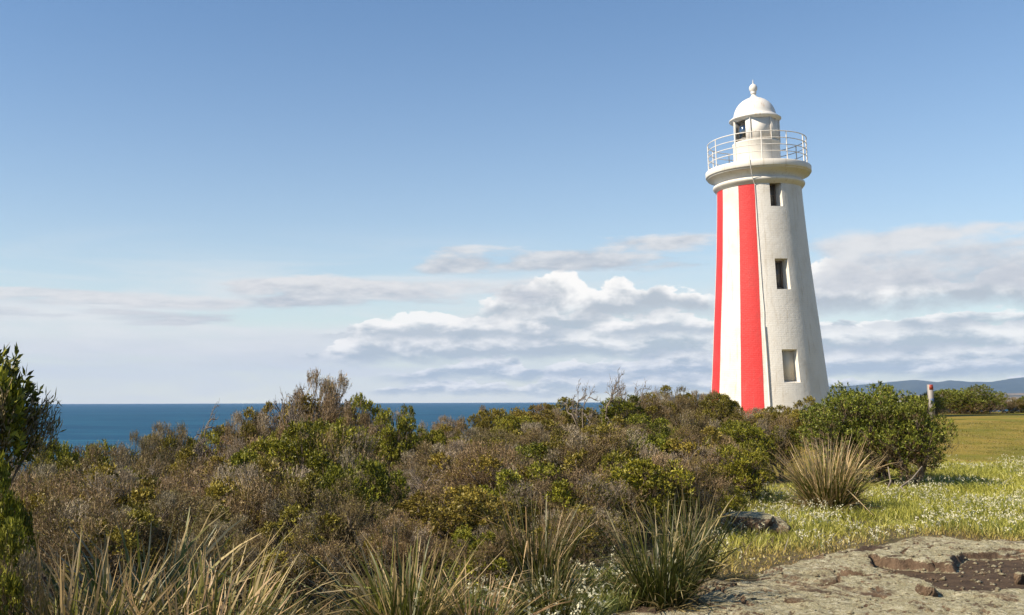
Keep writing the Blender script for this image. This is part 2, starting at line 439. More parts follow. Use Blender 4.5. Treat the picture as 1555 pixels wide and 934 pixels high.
M['pipe'] = mat('grey_conduit', lambda nt, b: setb(b, Base_Color=(0.62, 0.60, 0.56, 1), Roughness=0.6))
M['petal'] = mat('petal', leaf_fn(0.35, 0.6, 0.2, 0.0))
def hill_fn(nt, b):
    geo = nt.nodes.new('ShaderNodeNewGeometry'); n = noise(nt, geo.outputs['Position'], 0.0016, 6, 0.65)
    nt.links.new(mixc(nt, n.ss(0.35, 0.65), (0.025, 0.040, 0.025), (0.050, 0.062, 0.038)), b.inputs['Base Color']); setb(b, Roughness=1.0, Specular_IOR_Level=0.0)
M['hill'] = mat('forested_hill', hill_fn)
def plain_fn(nt, b):
    geo = nt.nodes.new('ShaderNodeNewGeometry'); sep = nt.nodes.new('ShaderNodeSeparateXYZ'); nt.links.new(geo.outputs['Position'], sep.inputs[0])
    n = noise(nt, vec(nt, X(nt, sep.outputs[0]) * 0.0035, X(nt, sep.outputs[1]) * 0.0018, 0.0), 1.0, 5, 0.7)
    nt.links.new(mixc(nt, n.ss(0.42, 0.6), (0.06, 0.06, 0.035), (0.24, 0.18, 0.11)), b.inputs['Base Color']); setb(b, Roughness=1.0, Specular_IOR_Level=0.0)
M['plain'] = mat('coastal_plain', plain_fn)
M['sand'] = mat('sand', lambda nt, b: setb(b, Base_Color=(0.62, 0.54, 0.42, 1), Roughness=1.0))

# ------------------------------------------------------------------ the setting: sea, ground, far coast
SEA_Z = -21.0
def grid_mesh(name, xs, ys, zf, m, smooth=True):
    gx, gy = np.meshgrid(xs, ys); z = zf(gx, gy)
    v = np.stack([gx, gy, z], -1).reshape(-1, 3); nx = len(xs)
    i = np.arange(len(ys) - 1)[:, None] * nx; j = np.arange(nx - 1)[None]
    f = np.stack([i + j, i + j + 1, i + nx + j + 1, i + nx + j], -1).reshape(-1, 4)
    return mesh(name, v, f, m, smooth=smooth)
xs = np.unique(np.concatenate([np.linspace(-26000, 26000, 53), np.linspace(-2000, 2000, 41)]))
ys = np.unique(np.concatenate([np.linspace(-3000, 17500, 42), np.linspace(-500, 3000, 36)]))
setprops(obj('sea', grid_mesh('sea', xs, ys, lambda x, y: 0 * x + SEA_Z, M['sea'])), kind='structure')
xs = np.unique(np.concatenate([np.arange(-70, -24, 1.5), np.arange(-24, 45, 0.4), np.arange(45, 121, 1.5)]))
ys = np.unique(np.concatenate([np.arange(-40, 2, 1.5), np.arange(2, 70, 0.4), np.arange(70, 100, 1.5)]))
def GP(pts): return [tuple(G(u, v)[:2]) for u, v in pts]
ROCK = GP([(895, 1010), (930, 940), (985, 922), (1060, 905), (1130, 886), (1205, 858), (1290, 845), (1335, 834), (1385, 822), (1430, 818), (1500, 825), (1565, 829), (1750, 830), (1980, 1100), (1000, 1100)])
def ground_z(x, y):       # the sheet dips under the bare rock, which has its own surface
    return terr(x, y) - 0.40 * sstep(0.35, 0.9, sdpoly(x, y, ROCK))
setprops(obj('ground', grid_mesh('ground', xs, ys, ground_z, M['ground'])), kind='structure')

def ridge(name, pts, Y0, depth, m, zbase, amp, seed):
    """a long hill: crest line through (u,v) points at distance Y0"""
    us = np.linspace(pts[0][0], pts[-1][0], 260)
    vs_ = np.interp(us, [p[0] for p in pts], [p[1] for p in pts])
    crest = np.array([P(u, v, Y0) for u, v in zip(us, vs_)])
    crest[:, 2] += amp * (fbm(us * 0.035, 0 * us, 4, seed) - 0.5)
    rows = []
    for t in np.linspace(0, 1, 12):
        q = crest.copy(); q[:, 1] = Y0 - depth * (1 - t); q[:, 0] = crest[:, 0] * (q[:, 1] / Y0)
        hh = crest[:, 2] - zbase
        q[:, 2] = zbase + hh * (t ** 0.8) * (1 - 0.35 * (1 - t) * fbm(us * 0.06, 0 * us + t * 3, 4, seed + 2))
        rows.append(q)
    q = crest.copy(); q[:, 1] += depth * 0.5; q[:, 2] = zbase; rows.append(q)
    v = np.array(rows); n = len(us)
    i = np.arange(len(rows) - 1)[:, None] * n; j = np.arange(n - 1)[None]
    f = np.stack([i + j, i + j + 1, i + n + j + 1, i + n + j], -1).reshape(-1, 4)
    return setprops(obj(name, mesh(name, v.reshape(-1, 3), f, m, smooth=True)), kind='structure')
ridge('far_hills', [(1020, 602), (1130, 594), (1200, 590), (1262, 587), (1300, 585), (1340, 581), (1375, 578), (1392, 577), (1425, 580), (1442, 577), (1470, 580), (1505, 580), (1535, 575), (1570, 572), (1640, 574), (1760, 566), (1900, 572), (2100, 568)], 16500, 3000, M['hill'], SEA_Z - 1, 22, 5)
ridge('coastal_plain', [(1120, 609), (1200, 605), (1300, 603.5), (1360, 601), (1440, 599), (1500, 597.5), (1600, 596), (1800, 592), (2000, 590)], 8600, 1100, M['plain'], SEA_Z - 0.5, 6, 9)
ridge('beach', [(1120, 610.2), (1300, 608.6), (1500, 607.4), (1600, 606.8), (2000, 604.6)], 7700, 160, M['sand'], SEA_Z - 0.5, 0.0, 9)


# ------------------------------------------------------------------ the lighthouse
LY = 48.0
AXU = lambda v: 1168.5 + (v - 600) * (1168.5 - 1143.3) / (600 - 128)
LX = P(AXU(600), 600, LY)[0]
L0 = float(terr(LX, LY)) - 0.05
COS = LY / math.hypot(LX, LY)
def hz(v): return P(AXU(v), v, LY)[2] - L0          # height above the base for a row of the photograph
def hr(px): return px * LY / F * COS                # radius from a half width
light = empty('lighthouse', (LX, LY, L0), math.atan2(-LX, LY))
setprops(light, 'tall white brick lighthouse with red vertical stripes, domed lantern and railed gallery', 'lighthouse')
TP = [(660, 95.5), (640, 93.2), (620, 91.4), (600, 89.5), (570, 86.7), (535, 83.8), (500, 81.0), (470, 78.3), (440, 75.7), (400, 72.4), (370, 70.4), (340, 68.5), (310, 66.8), (290, 66.0)]
tv = np.array([t[0] for t in TP])[::-1]; tr_ = np.array([t[1] for t in TP])[::-1]
def trad(z):
    zz = np.array([hz(v) for v in tv])[::-1]; rr = np.array([hr(r) for r in tr_])[::-1]
    return np.interp(z, zz, rr)
WIN = [(288, 325, 0.50), (402, 447, 0.50), (534.5, 582.5, 0.30)]
WA, WB = 14.5, 31.0
z_bot, z_top = hz(668), hz(284)
zs = set(np.linspace(z_bot, z_top, 70).tolist())
for a, b, d in WIN:
    lo, hi = hz(b), hz(a)
    zs = {z for z in zs if not (lo - 0.06 < z < lo + 0.06 or hi - 0.06 < z < hi + 0.06)} | {lo, hi}
zs = np.array(sorted(zs))
ang = np.array(sorted(set([a for a in np.arange(-180, 180, 2.5).tolist() if abs(a - WA) > 0.9 and abs(a - WB) > 0.9] + [WA, WB])))
na = len(ang); th = np.radians(ang)
rad = trad(zs)
v = np.stack([rad[:, None] * np.sin(th), -rad[:, None] * np.cos(th), np.broadcast_to(zs[:, None], (len(zs), na))], -1).reshape(-1, 3)
uv = np.stack([np.broadcast_to(th[None] * 2.6, (len(zs), na)), np.broadcast_to(zs[:, None], (len(zs), na))], -1).reshape(-1, 2)
faces = []
for i in range(len(zs) - 1):
    zc = (zs[i] + zs[i + 1]) / 2
    iw = any(hz(b) < zc < hz(a) for a, b, d in WIN)
    for j in range(na):
        j2 = (j + 1) % na
        ac = (ang[j] + ang[j2]) / 2 if j2 else 179
        if iw and WA < ac < WB: continue
        faces.append((i * na + j, i * na + j2, (i + 1) * na + j2, (i + 1) * na + j))
tower = obj('tower', mesh('tower', v, np.array(faces), M['white'], smooth=True, uv=uv), light)
# window recesses
wc = math.radians((WA + WB) / 2)
nrm = np.array([math.sin(wc), -math.cos(wc), 0])
for a, b, d in WIN:
    lo, hi = hz(b), hz(a)
    aa = [x for x in ang if WA <= x <= WB]
    zz = [z for z in zs if lo - 1e-6 <= z <= hi + 1e-6]
    def outer(x, z): r = trad(z); t = math.radians(x); return np.array([r * math.sin(t), -r * math.cos(t), z])
    SPL = 0.62 if d > 0.4 else 0.80; tang = np.array([math.cos(wc), math.sin(wc), 0])
    rin = trad((lo + hi) / 2) * math.cos(math.radians((WB - WA) / 2)) - d
    def inner(p):       # straight back along the window's normal to one flat plane
        k = rin - p @ nrm; q = p + nrm * k; tt_ = q @ tang; zc_ = (lo + hi) / 2
        return q - tang * tt_ * (1 - SPL) + np.array([0, 0, (zc_ - q[2]) * 0.10])
    A = Acc()
    loop = [outer(x, lo) for x in aa] + [outer(WB, z) for z in zz[1:]] + [outer(x, hi) for x in aa[::-1][1:]] + [outer(WA, z) for z in zz[::-1][1:-1]]
    n = len(loop)
    for i in range(n):
        p, q = loop[i], loop[(i + 1) % n]
        A.add([p, q, inner(q), inner(p)], [(0, 1, 2, 3)])
    w = obj('window', A.build('window', M['render']), light)
    hw = trad((lo + hi) / 2) * math.sin(math.radians((WB - WA) / 2)) * SPL
    zc0 = (lo + hi) / 2; lo, hi = zc0 - (zc0 - lo) * 0.9, zc0 + (hi - zc0) * 0.9
    def rect(x0, x1, z0, z1, off, th_=0.04):
        A2 = Acc(); vs_ = []
        for o in (off, off - th_):
            for xx, zz_ in ((x0, z0), (x1, z0), (x1, z1), (x0, z1)): vs_.append(nrm * (rin + o) + tang * xx + np.array([0, 0, zz_]))
        A2.add(vs_, [(0, 1, 2, 3), (7, 6, 5, 4), (0, 4, 5, 1), (1, 5, 6, 2), (2, 6, 7, 3), (3, 7, 4, 0)]); return A2
    if d > 0.4:
        obj('pane', rect(-hw, hw, lo, hi, 0.02).build('pane', M['winglass']), w)
        for x0, x1, z0, z1 in ((-hw, -hw + 0.07, lo, hi), (hw - 0.07, hw, lo, hi), (-hw + 0.07, hw - 0.07, lo, lo + 0.08), (-hw + 0.07, hw - 0.07, hi - 0.07, hi), (-hw + 0.07, hw - 0.07, (lo + hi) / 2 - 0.02, (lo + hi) / 2 + 0.02)):
            obj('frame', rect(x0, x1, z0, z1, 0.06).build('frame', M['timber']), w)
    else:
        o = obj('infill', rect(-hw, hw, lo, hi, 0.02).build('infill', M['infill']), w)
# stripes: paint coats a few millimetres proud of the white
for c in (-16.2, -67.6, -119.0, -170.4):
    a0, a1 = c - 11.2, c + 11.2
    zz = np.linspace(z_bot, hz(283.5), 60)
    prof = np.stack([trad(zz) + 0.006, zz], 1)
    vv, ff = lathe(prof, 12, a0, a1)
    for e_ in (0, 12):                      # hand-cut paint edge
        ix = np.arange(60) * 13 + e_; da = np.radians(0.28) * (fbm(zz * 1.7, zz * 0 + c + e_, 4, 12) - 0.5) * 2
        x_, y_ = vv[ix, 0].copy(), vv[ix, 1].copy(); vv[ix, 0] = x_ * np.cos(da) - y_ * np.sin(da); vv[ix, 1] = x_ * np.sin(da) + y_ * np.cos(da)
    m_ = 13
    tt = np.radians(np.linspace(a0, a1, m_))
    uvv = np.stack([np.broadcast_to(tt[None] * 2.6, (60, m_)), np.broadcast_to(zz[:, None], (60, m_))], -1).reshape(-1, 2)
    obj('red_stripe', mesh('red_stripe', vv, ff, M['red'], smooth=True, uv=uvv), tower)
def lat(name, pts, m, parent, n=96):
    prof = [(hr(p[1]), hz(p[0])) for p in pts]
    vv, ff = lathe(prof, n); return obj(name, mesh(name, vv, ff, m), parent)
# string moulding, coved cornice, deck
lat('string_moulding', [(291.0, 65.6), (290.2, 67.4), (288.6, 67.8), (288.2, 69.2), (286.6, 69.8), (285.8, 71.2), (283.6, 71.8), (281.8, 71.2), (280.8, 69.0), (279.8, 66.0)], M['render'], light)
lat('cornice', [(282, 66.4), (279, 66.8), (276.5, 68.2), (274.2, 70.8), (272.2, 74.2), (270.9, 77.4), (270.3, 78.2), (270.2, 80.0), (268.6, 80.2)], M['render'], light)
deck = lat('gallery_deck', [(268.8, 60), (268.9, 79.8), (267.6, 82.0), (266.8, 82.5), (259.6, 82.5), (258.6, 81.6), (257.8, 30)], M['render'], light)
RR = hr(77.3); zt, zb = hz(217.2), hz(258.4)
for k in range(4):
    z = zt - (zt - zb) * k * 0.235
    t = np.linspace(0, 2 * np.pi, 73)
    A = Acc(); tube(A, np.stack([RR * np.sin(t), -RR * np.cos(t), 0 * t + z], 1), 0.020 if k else 0.024, 6)
    obj('rail', A.build('rail', M['metalw'], True), deck)
A = Acc(); tube(A, [(0, 0, zb - 0.02), (0, 0, zt + 0.01)], 0.028, 6); tube(A, [(0, 0, zb - 0.005), (0, 0, zb + 0.03)], 0.06, 8)
pm = A.build('post', M['metalw'], True)
for k in range(12):
    t = math.radians(6 + 30 * k)
    obj('post', pm, deck, (RR * math.sin(t), -RR * math.cos(t), 0))
drum = lat('lantern_drum', [(258.2, 37.6), (256.6, 37.0), (222, 36.8), (220.6, 37.8), (219.0, 38.0), (218.4, 37.0), (218.2, 20)], M['render'], light)
# lantern room: seven flat sides, glazed towards the sea
z0, z1 = hz(219.2), hz(184.2)
RL = hr(37.0)
edges = [-63 + 51.4286 * k for k in range(7)]
def pt(a, r=RL): t = math.radians(a); return np.array([r * math.sin(t), -r * math.cos(t), 0])
solid = {1, 2, 3}
for k in range(7):
    a, b = pt(edges[k]), pt(edges[k] + 51.4286)
    nrm_ = (a + b) / 2; nrm_ /= np.linalg.norm(nrm_)
    def slab(s0, s1, za, zc, off, thick):
        A = Acc(); vs_ = []
        for o in (off, off - thick):
            for s__, zz_ in ((s0, za), (s1, za), (s1, zc), (s0, zc)): vs_.append(a + (b - a) * s__ + nrm_ * o + np.array([0, 0, zz_]))
        A.add(vs_, [(0, 1, 2, 3), (7, 6, 5, 4), (0, 4, 5, 1), (1, 5, 6, 2), (2, 6, 7, 3), (3, 7, 4, 0)]); return A
    if k in solid:
        obj('wall_panel', slab(0.012, 0.988, z0, z1, 0.0, 0.05).build('wall_panel', M['metalw']), light)
    else:
        s1_ = 0.70 if k == 0 else 0.95
        p = obj('glazed_panel', slab(0.02, 0.06, z0, z1, 0.0, 0.06).build('glazed_panel', M['metalw']), light)
        for q in ((s1_, 0.98, z0, z1), (0.06, s1_, z0, z0 + 0.06), (0.06, s1_, z1 - 0.10, z1)):
            obj('frame', slab(*q, -0.002, 0.056).build('frame', M['metalw']), p)
        obj('pane', slab(0.06, s1_, z0 + 0.06, z1 - 0.10, -0.03, 0.012).build('pane', M['glass']), p)
    A = Acc(); e = pt(edges[k], RL + 0.01); tube(A, [(e[0], e[1], z0), (e[0], e[1], z1)], 0.024, 6)
    obj('mullion', A.build('mullion', M['metalw']), light)
optic = lat('lens', [(217, 9), (214, 9), (213.5, 4), (208, 4), (207.5, 11), (204, 13), (200, 14), (196, 13), (192.5, 10), (191, 2)], M['lens'], light, 32)
roof = lat('roof', [(186.5, 34.0), (184.0, 40.6), (183.2, 41.3), (182.4, 41.2), (177.4, 34.2), (176.6, 33.6), (172.5, 32.9), (167.5, 31.0), (162.5, 28.2), (158.0, 24.2), (154.0, 19.0), (151.4, 13.8), (150.0, 9.6), (148.6, 6.8), (146.4, 4.6), (144.4, 3.2)], M['metalw'], light, 64)
roof.data.polygons.foreach_set('use_smooth', np.ones(len(roof.data.polygons), bool))
lat('finial', [(144.8, 3.2), (143.2, 3.1), (142.8, 4.4), (141.6, 4.8), (140.6, 4.4)] + [(134.4 + 6.6 * math.cos(t), max(6.6 * math.sin(t), 0.8)) for t in np.linspace(0.7, 3.0, 12)] + [(126.6, 1.0), (125.4, 0.5), (124.6, 1.2), (123.8, 0.5), (121.0, 0.3)], M['metalw'], roof, 32)
# conductor running down from the deck, boxed in near the ground
A = Acc()
pts = []
for vq, a, ex in ((243, -7.6, 0), (246, -7.6, 0), (268, -7.0, 0), ): pts.append((pt(a, hr(83.2))[0], pt(a, hr(83.2))[1], hz(vq) if vq > 258 else hz(258) + (258 - vq) * 0.01))
pts.append((*pt(-6.4, hr(73))[:2], hz(283)))
for vq, a in ((292, -4.6), (330, -4.0), (360, -3.6), (400, -2.6), (450, -1.8), (480, -0.9), (498, -1.4), (510, -1.4)):
    z = hz(vq); q = pt(a, trad(z) + 0.03); pts.append((q[0], q[1], z))
tube(A, pts, 0.016, 5)
obj('conductor_cable', A.build('conductor_cable', M['pipe'], True), light)
A = Acc(); pts = []
for vq, a in ((500, -1.6), (540, -0.9), (580, -0.5), (620, -0.2), (650, 0)):
    z = hz(vq); q = pt(a, trad(z) + 0.05); pts.append((q[0], q[1], z))
tube(A, pts, 0.045, 8)
obj('conduit', A.build('conduit', M['metalw'], True), light)

# ------------------------------------------------------------------ marker post beyond the green bush
q = P(1412, 584, 44); zq = float(terr(q[0], q[1])); hp = q[2] - zq
mp = setprops(empty('marker_post', (q[0], q[1], zq), R(-6)), 'slim white marker post with red top panel standing behind the green bush', 'marker post')
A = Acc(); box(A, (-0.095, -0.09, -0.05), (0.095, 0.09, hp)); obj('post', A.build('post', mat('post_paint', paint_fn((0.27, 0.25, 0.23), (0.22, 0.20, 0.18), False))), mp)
A = Acc(); box(A, (-0.075, -0.095, hp - 0.225), (0.094, -0.0905, hp - 0.005)); obj('red_panel', A.build('red_panel', mat('sign_red', lambda nt, b: setb(b, Base_Color=(0.28, 0.042, 0.026, 1), Roughness=0.5))), mp)
A = Acc(); box(A, (-0.055, -0.095, hp - 0.80), (0.090, -0.0905, hp - 0.61)); obj('blue_panel', A.build('blue_panel', mat('sign_blue', lambda nt, b: setb(b, Base_Color=(0.06, 0.11, 0.24, 1), Roughness=0.5))), mp)

# ------------------------------------------------------------------ foreground rock
PIT = GP([(1318, 856), (1345, 860), (1400, 865), (1446, 868), (1458, 848), (1500, 846), (1535, 845), (1640, 845), (1700, 900), (1540, 903), (1470, 906), (1425, 899), (1390, 886), (1335, 873)])
SLAB = GP([(1325, 858), (1335, 838), (1388, 824), (1440, 822), (1500, 830), (1532, 842), (1456, 846), (1446, 867), (1400, 864)])
def rock_h(x, y):
    wob = 0.10 * (fbm(x * 3.1, y * 3.1, 4, 21) - 0.5) * 2
    dr = sdpoly(x, y, ROCK) + wob * 2.0
    dp = sdpoly(x, y, PIT) + wob
    ds = sdpoly(x, y, SLAB) + wob * 0.6
    h = 0.035 + 0.06 * (fbm(x * 0.9, y * 1.3, 5, 31) - 0.5) + 0.05 * (fbm(x * 5, y * 5, 5, 33, 0.62) - 0.5) + 0.030 * np.abs(fbm(x * 9, y * 11, 4, 35, 0.6) - 0.5) + 0.016 * (fbm(x * 24, y * 24, 3, 37, 0.65) - 0.5)
    lay = fbm(x * 0.8 + 0.4 * y, y * 1.1, 4, 41) * 6
    h = h + 0.020 * (np.floor(lay) + sstep(0.80, 1.0, lay - np.floor(lay))) - 0.055
    h = h + 0.012 * sstep(0, 0.05, ds)
    ph = -0.022 + 0.02 * (fbm(x * 4, y * 4, 4, 51) - 0.5)
    k = sstep(-0.01, 0.035, dp); h = h * (1 - k) + ph * k
    crack = np.abs(fbm(x * 1.2 + 3, y * 1.2, 3, 61) - 0.5); h = h - 0.05 * sstep(0.010, 0.0, crack) * (1 - k)
    crack2 = np.abs(fbm(x * 2.6 + 8, y * 2.2, 3, 63) - 0.5); h = h - 0.025 * sstep(0.012, 0.0, crack2) * (1 - k)
    return np.where(dr > 0, h * 1.0, h) - 0.25 * sstep(0.10, -0.25, dr), dr, dp
xs = np.arange(0.2, 10.6, 0.0175); ys = np.arange(6.2, 12.9, 0.0175)
gx, gy = np.meshgrid(xs, ys)
hh, dr, dp = rock_h(gx, gy)
v = np.stack([gx, gy, terr(gx, gy) + hh], -1).reshape(-1, 3); nx = len(xs)
i = np.arange(len(ys) - 1)[:, None] * nx; j = np.arange(nx - 1)[None]
f = np.stack([i + j, i + j + 1, i + nx + j + 1, i + nx + j], -1).reshape(-1, 4)
f = f[(dr.ravel()[f] > -0.3).any(1)]
me = mesh('rock_platform', v, f, M['rock'], smooth=True)
at = me.attributes.new('soil', 'FLOAT', 'POINT')
soil = np.clip(sstep(0.0, 0.10, dp) + 0.9 * sstep(0.55, 0.70, fbm(gx * 0.7, gy * 0.9, 4, 71)) * sstep(0.5, 0.1, dr) + 0.62 * sstep(0.66, 0.78, fbm(gx * 1.1, gy * 1.7, 4, 77)), 0, 1)
at.data.foreach_set('value', soil.ravel().astype(np.float32))
setprops(obj('rock_platform', me), kind='structure')

import bmesh
def boulder(name, u, v_, wpx, hpx, label, seed, squash=1.0, dark=False, sink=0.3, dpx=None, soil=0.0):
    g = G(u, v_); Y = g[1]; w = wpx * Y / F / 2; h = hpx * Y / F
    bm = bmesh.new(); bmesh.ops.create_icosphere(bm, subdivisions=5, radius=1.0)
    p = np.array([x.co[:] for x in bm.verts])
    n = fbm(p[:, 0] * 1.6 + 5, p[:, 1] * 1.6 + p[:, 2] * 1.3, 5, seed) - 0.5
    n2 = fbm(p[:, 0] * 6 + 5, p[:, 1] * 6 + p[:, 2] * 7, 4, seed + 3) - 0.5
    q = p * (1 + 0.75 * n + 0.22 * n2)[:, None]
    q[:, 2] = np.where(q[:, 2] > 0.55, 0.55 + (q[:, 2] - 0.55) * 0.35, q[:, 2])
    q[:, 2] += 0.10 * np.round(q[:, 2] * 3) / 3
    for x, c in zip(bm.verts, q): x.co = (c[0] * w, c[1] * (w * 0.7 if dpx is None else dpx * Y / F), c[2] * h * 0.95)
    me = bpy.data.meshes.new(name); bm.to_mesh(me); bm.free()
    me.polygons.foreach_set('use_smooth', np.ones(len(me.polygons), bool))
    me.materials.append(M['rock'])
    a = me.attributes.new('soil', 'FLOAT', 'POINT'); a.data.foreach_set('value', np.full(len(me.vertices), 0.5 if dark else soil, np.float32))
    o = obj(name, me, None, (g[0], g[1], g[2] + h * sink)); o.rotation_euler.z = seed * 0.7
    return setprops(o, label, 'rock')
boulder('boulder', 1142, 808, 104, 24, 'low flat lichened boulder half buried at the edge of the shrubs', 3, soil=0.40, sink=0.4)
boulder('boulder', 1065, 826, 66, 14, 'thin dark stone lying in shade left of the flat boulder', 5, dark=True)
boulder('boulder', 1088, 899, 66, 16, 'dark brown rock beside the blotched tussock at the platform edge', 8, dark=True)
boulder('boulder', 1407, 906, 36, 17, 'small pale rounded stone at the near edge of the soil hollow', 11)
boulder('boulder', 1355, 888, 26, 9, 'small black stone on the soil hollow left of the pale rounded stone', 14, dark=True)
boulder('boulder', 1215, 925, 44, 14, 'dark broken stone at the bottom of the rock platform', 17, dark=True)
boulder('boulder', 1549, 884, 22, 12, 'small pale stone on the soil hollow at the right', 19)

# ------------------------------------------------------------------ plants
def unit(a): return a / (np.linalg.norm(a, axis=-1, keepdims=True) + 1e-9)
def add_leaves(acc, p, d, L, Wd, c, g):
    """diamond leaves at p along d"""
    n = len(p); r = unit(g.normal(size=(n, 3))); s = unit(np.cross(d, r)); nn = np.cross(s, d)
    L = np.broadcast_to(L, n)[:, None]; Wd = np.broadcast_to(Wd, n)[:, None]
    mid = p + d * L * 0.45 + nn * L * 0.06
    v = np.stack([p, mid + s * Wd * 0.5, p + d * L, mid - s * Wd * 0.5], 1).reshape(-1, 3)
    acc.add(v, np.arange(n * 4).reshape(-1, 4), c)
GREEN = np.array([[0.078, 0.090, 0.010], [0.175, 0.175, 0.016], [0.310, 0.285, 0.030]])
DGREEN = np.array([[0.060, 0.080, 0.012], [0.115, 0.138, 0.018], [0.200, 0.210, 0.028]])
OLIVE = np.array([[0.120, 0.100, 0.016], [0.205, 0.168, 0.026], [0.300, 0.240, 0.045]])
BROWN = np.array([[0.100, 0.068, 0.034], [0.215, 0.152, 0.078], [0.400, 0.295, 0.160]])
GREY = np.array([[0.17, 0.135, 0.090], [0.27, 0.22, 0.150], [0.40, 0.335, 0.24]])
def pick(pal, n, g, bright=1.0):
    t = g.random(n) * (len(pal) - 1); i = np.minimum(t.astype(int), len(pal) - 2); f = (t - i)[:, None]
    return (pal[i] * (1 - f) + pal[i + 1] * f) * (0.8 + 0.4 * g.random(n))[:, None] * bright
H0 = 1.5
def gen_shrub(seed, mode, nclump=68, lean=0.12, flat=0.0, low=0.06, ls=1.35):
    g = np.random.default_rng(seed)
    # clump centres over an uneven dome
    cs = []; tries = 0; sep = 0.27 * (68 / nclump) ** 0.5
    lob = g.normal(size=(6, 3)); lob[:, 2] = np.abs(lob[:, 2]); lob = unit(lob)
    while len(cs) < nclump:
        d = g.normal(size=3); d[2] = abs(d[2]) * 1.1 - 0.30
        d /= np.linalg.norm(d)
        bulge = 0.80 + 0.24 * np.max(lob @ d) * g.random() ** 0.3
        r = bulge * (g.random() ** 0.16 if g.random() < 0.78 else g.random() * 0.85)
        hz_ = math.hypot(d[0], d[1]) + 1e-6; p = np.array([d[0], d[1], 0]) / hz_ * r * (hz_ ** 0.7) * 0.86
        z = (0.40 + 0.52 * d[2] * r * (1 - flat * 0.3) + 0.05 * g.normal()) * H0
        if z < low * H0: continue
        p = p * (0.66 + 0.34 * float(sstep(0.12, 0.55, z / H0)))
        q = np.array((p[0] + lean * z * 0.4, p[1], z)); tries += 1
        if cs and r > 0.6 and tries < 6000 and np.min(np.linalg.norm((np.array(cs) - q) * np.array([1, 1, 0.8]), axis=1)) < sep: continue
        cs.append(q)
    cs = np.array(cs)
    A, B = Acc(), Acc()
    # limbs
    nl = 7; base = np.array([0, 0, -0.08])
    limb = []
    for i in range(nl):
        a = i / nl * 2 * np.pi + g.random() * 0.6; t = np.linspace(0, 1, 6)[:, None]
        e = np.array([0.42 * math.cos(a) * (0.5 + g.random()), 0.42 * math.sin(a) * (0.5 + g.random()), H0 * (0.32 + 0.25 * g.random())])
        path = base + np.array([0.06 * math.cos(a), 0.06 * math.sin(a), 0]) + t * e + (t * (1 - t)) * g.normal(size=3) * 0.25
        path[1:-1] += g.normal(size=(4, 3)) * 0.02
        tube(B, path, np.linspace(0.045, 0.020, 6), 5); limb.append(path)
    ends = np.array([l[-1] for l in limb])
    for c in cs:
        k = np.argmin(np.linalg.norm(ends - c, axis=1)); s = limb[k][g.integers(3, 6)]
        t = np.linspace(0, 1, 5)[:, None]; path = s * (1 - t) + c * t + (t * (1 - t)) * (g.normal(size=3) * 0.2 + np.array([0, 0, -0.12])); path[1:-1] += g.normal(size=(3, 3)) * 0.018
        tube(B, path, np.linspace(0.016, 0.006, 5), 4)
        for q in range(4):
            e = c + unit(g.normal(size=3) + np.array([0, 0, 0.6])) * 0.22
            m_ = (c + e) / 2 + g.normal(size=3) * 0.03
            tube(B, [path[3], m_, e], [0.006, 0.0045, 0.002], 3)
    for ci, c in enumerate(cs):
        out = unit(np.array([c[0], c[1], (c[2] - 0.45) * 1.2]))
        R_ = 0.19 + 0.13 * g.random()
        hgt = c[2] / H0
        tone = 0.68 + 0.62 * g.random()
        dens = 0.30 + 0.80 * float(sstep(0.25, 0.7, hgt))
        if mode == 'brown': kind = 'tw' if g.random() < 0.86 else 'ol'
        elif mode == 'mixed': kind = 'gr' if (g.random() < 0.42 and hgt > 0.35) else 'tw'
        elif mode == 'green': kind = 'gr' if g.random() < 0.82 else 'tw'
        elif mode == 'olive': kind = 'ol' if g.random() < 0.85 else 'tw'
        elif mode == 'dense': kind = 'dg'
        if mode == 'dense' and hgt < 0.42: kind = 'tw' if g.random() < 0.8 else 'dg'
        if kind == 'tw':
            ns = int(74 * dens)
            p0 = c + unit(g.normal(size=(ns, 3)) * 0.8 + out * 0.55 + np.array([0, 0, 0.3])) * (R_ * (0.35 + 0.6 * g.random(ns)[:, None] ** 0.6))
            d = unit(out * 0.75 + np.array([0.12, 0, 0.85]) + g.normal(size=(ns, 3)) * 0.42)
            pal = BROWN if g.random() < 0.7 else GREY; og = 0.05 + 0.45 * g.random() ** 2
            add_leaves(A, p0, d, 0.11 + 0.13 * g.random(ns), 0.0070, pick(pal, ns, g, tone), g)
            nb = 7
            t = (0.15 + 0.85 * g.random((ns, nb)))[..., None] * 0.17
            q = (p0[:, None] + d[:, None] * t).reshape(-1, 3)
            dd = unit(np.repeat(d, nb, 0) * 1.0 + g.normal(size=(ns * nb, 3)) * 0.5)
            cc = pick(pal, ns * nb, g, tone)
            mk = g.random(ns * nb) < og; cc[mk] = pick(OLIVE, int(mk.sum()), g)
            add_leaves(A, q, dd, ls * (0.022 + 0.030 * g.random(ns * nb)), 0.0062 * ls, cc, g)
        else:
            pal = {'gr': GREEN, 'ol': OLIVE, 'dg': DGREEN}[kind]
            ns = int((62 if kind != 'dg' else 52) * dens); nb = 10
            pd = unit(g.normal(size=(ns, 3)) + out * 0.9 + np.array([0, 0, 0.35]))
            p0 = c + pd * (R_ * (0.55 + 0.5 * g.random(ns)[:, None]))
            ax = unit(pd * 0.6 + np.array([0.05, 0, 0.75]) + g.normal(size=(ns, 3)) * 0.25)
            dd = unit(np.repeat(ax, nb, 0) * 0.75 + g.normal(size=(ns * nb, 3)) * 0.62)
            q = np.repeat(p0, nb, 0) + np.repeat(ax, nb, 0) * (g.random(ns * nb)[:, None] * 0.05 * ls)
            cc = pick(pal, ns * nb, g, tone) * np.repeat(0.75 + 0.5 * g.random(ns), nb)[:, None]
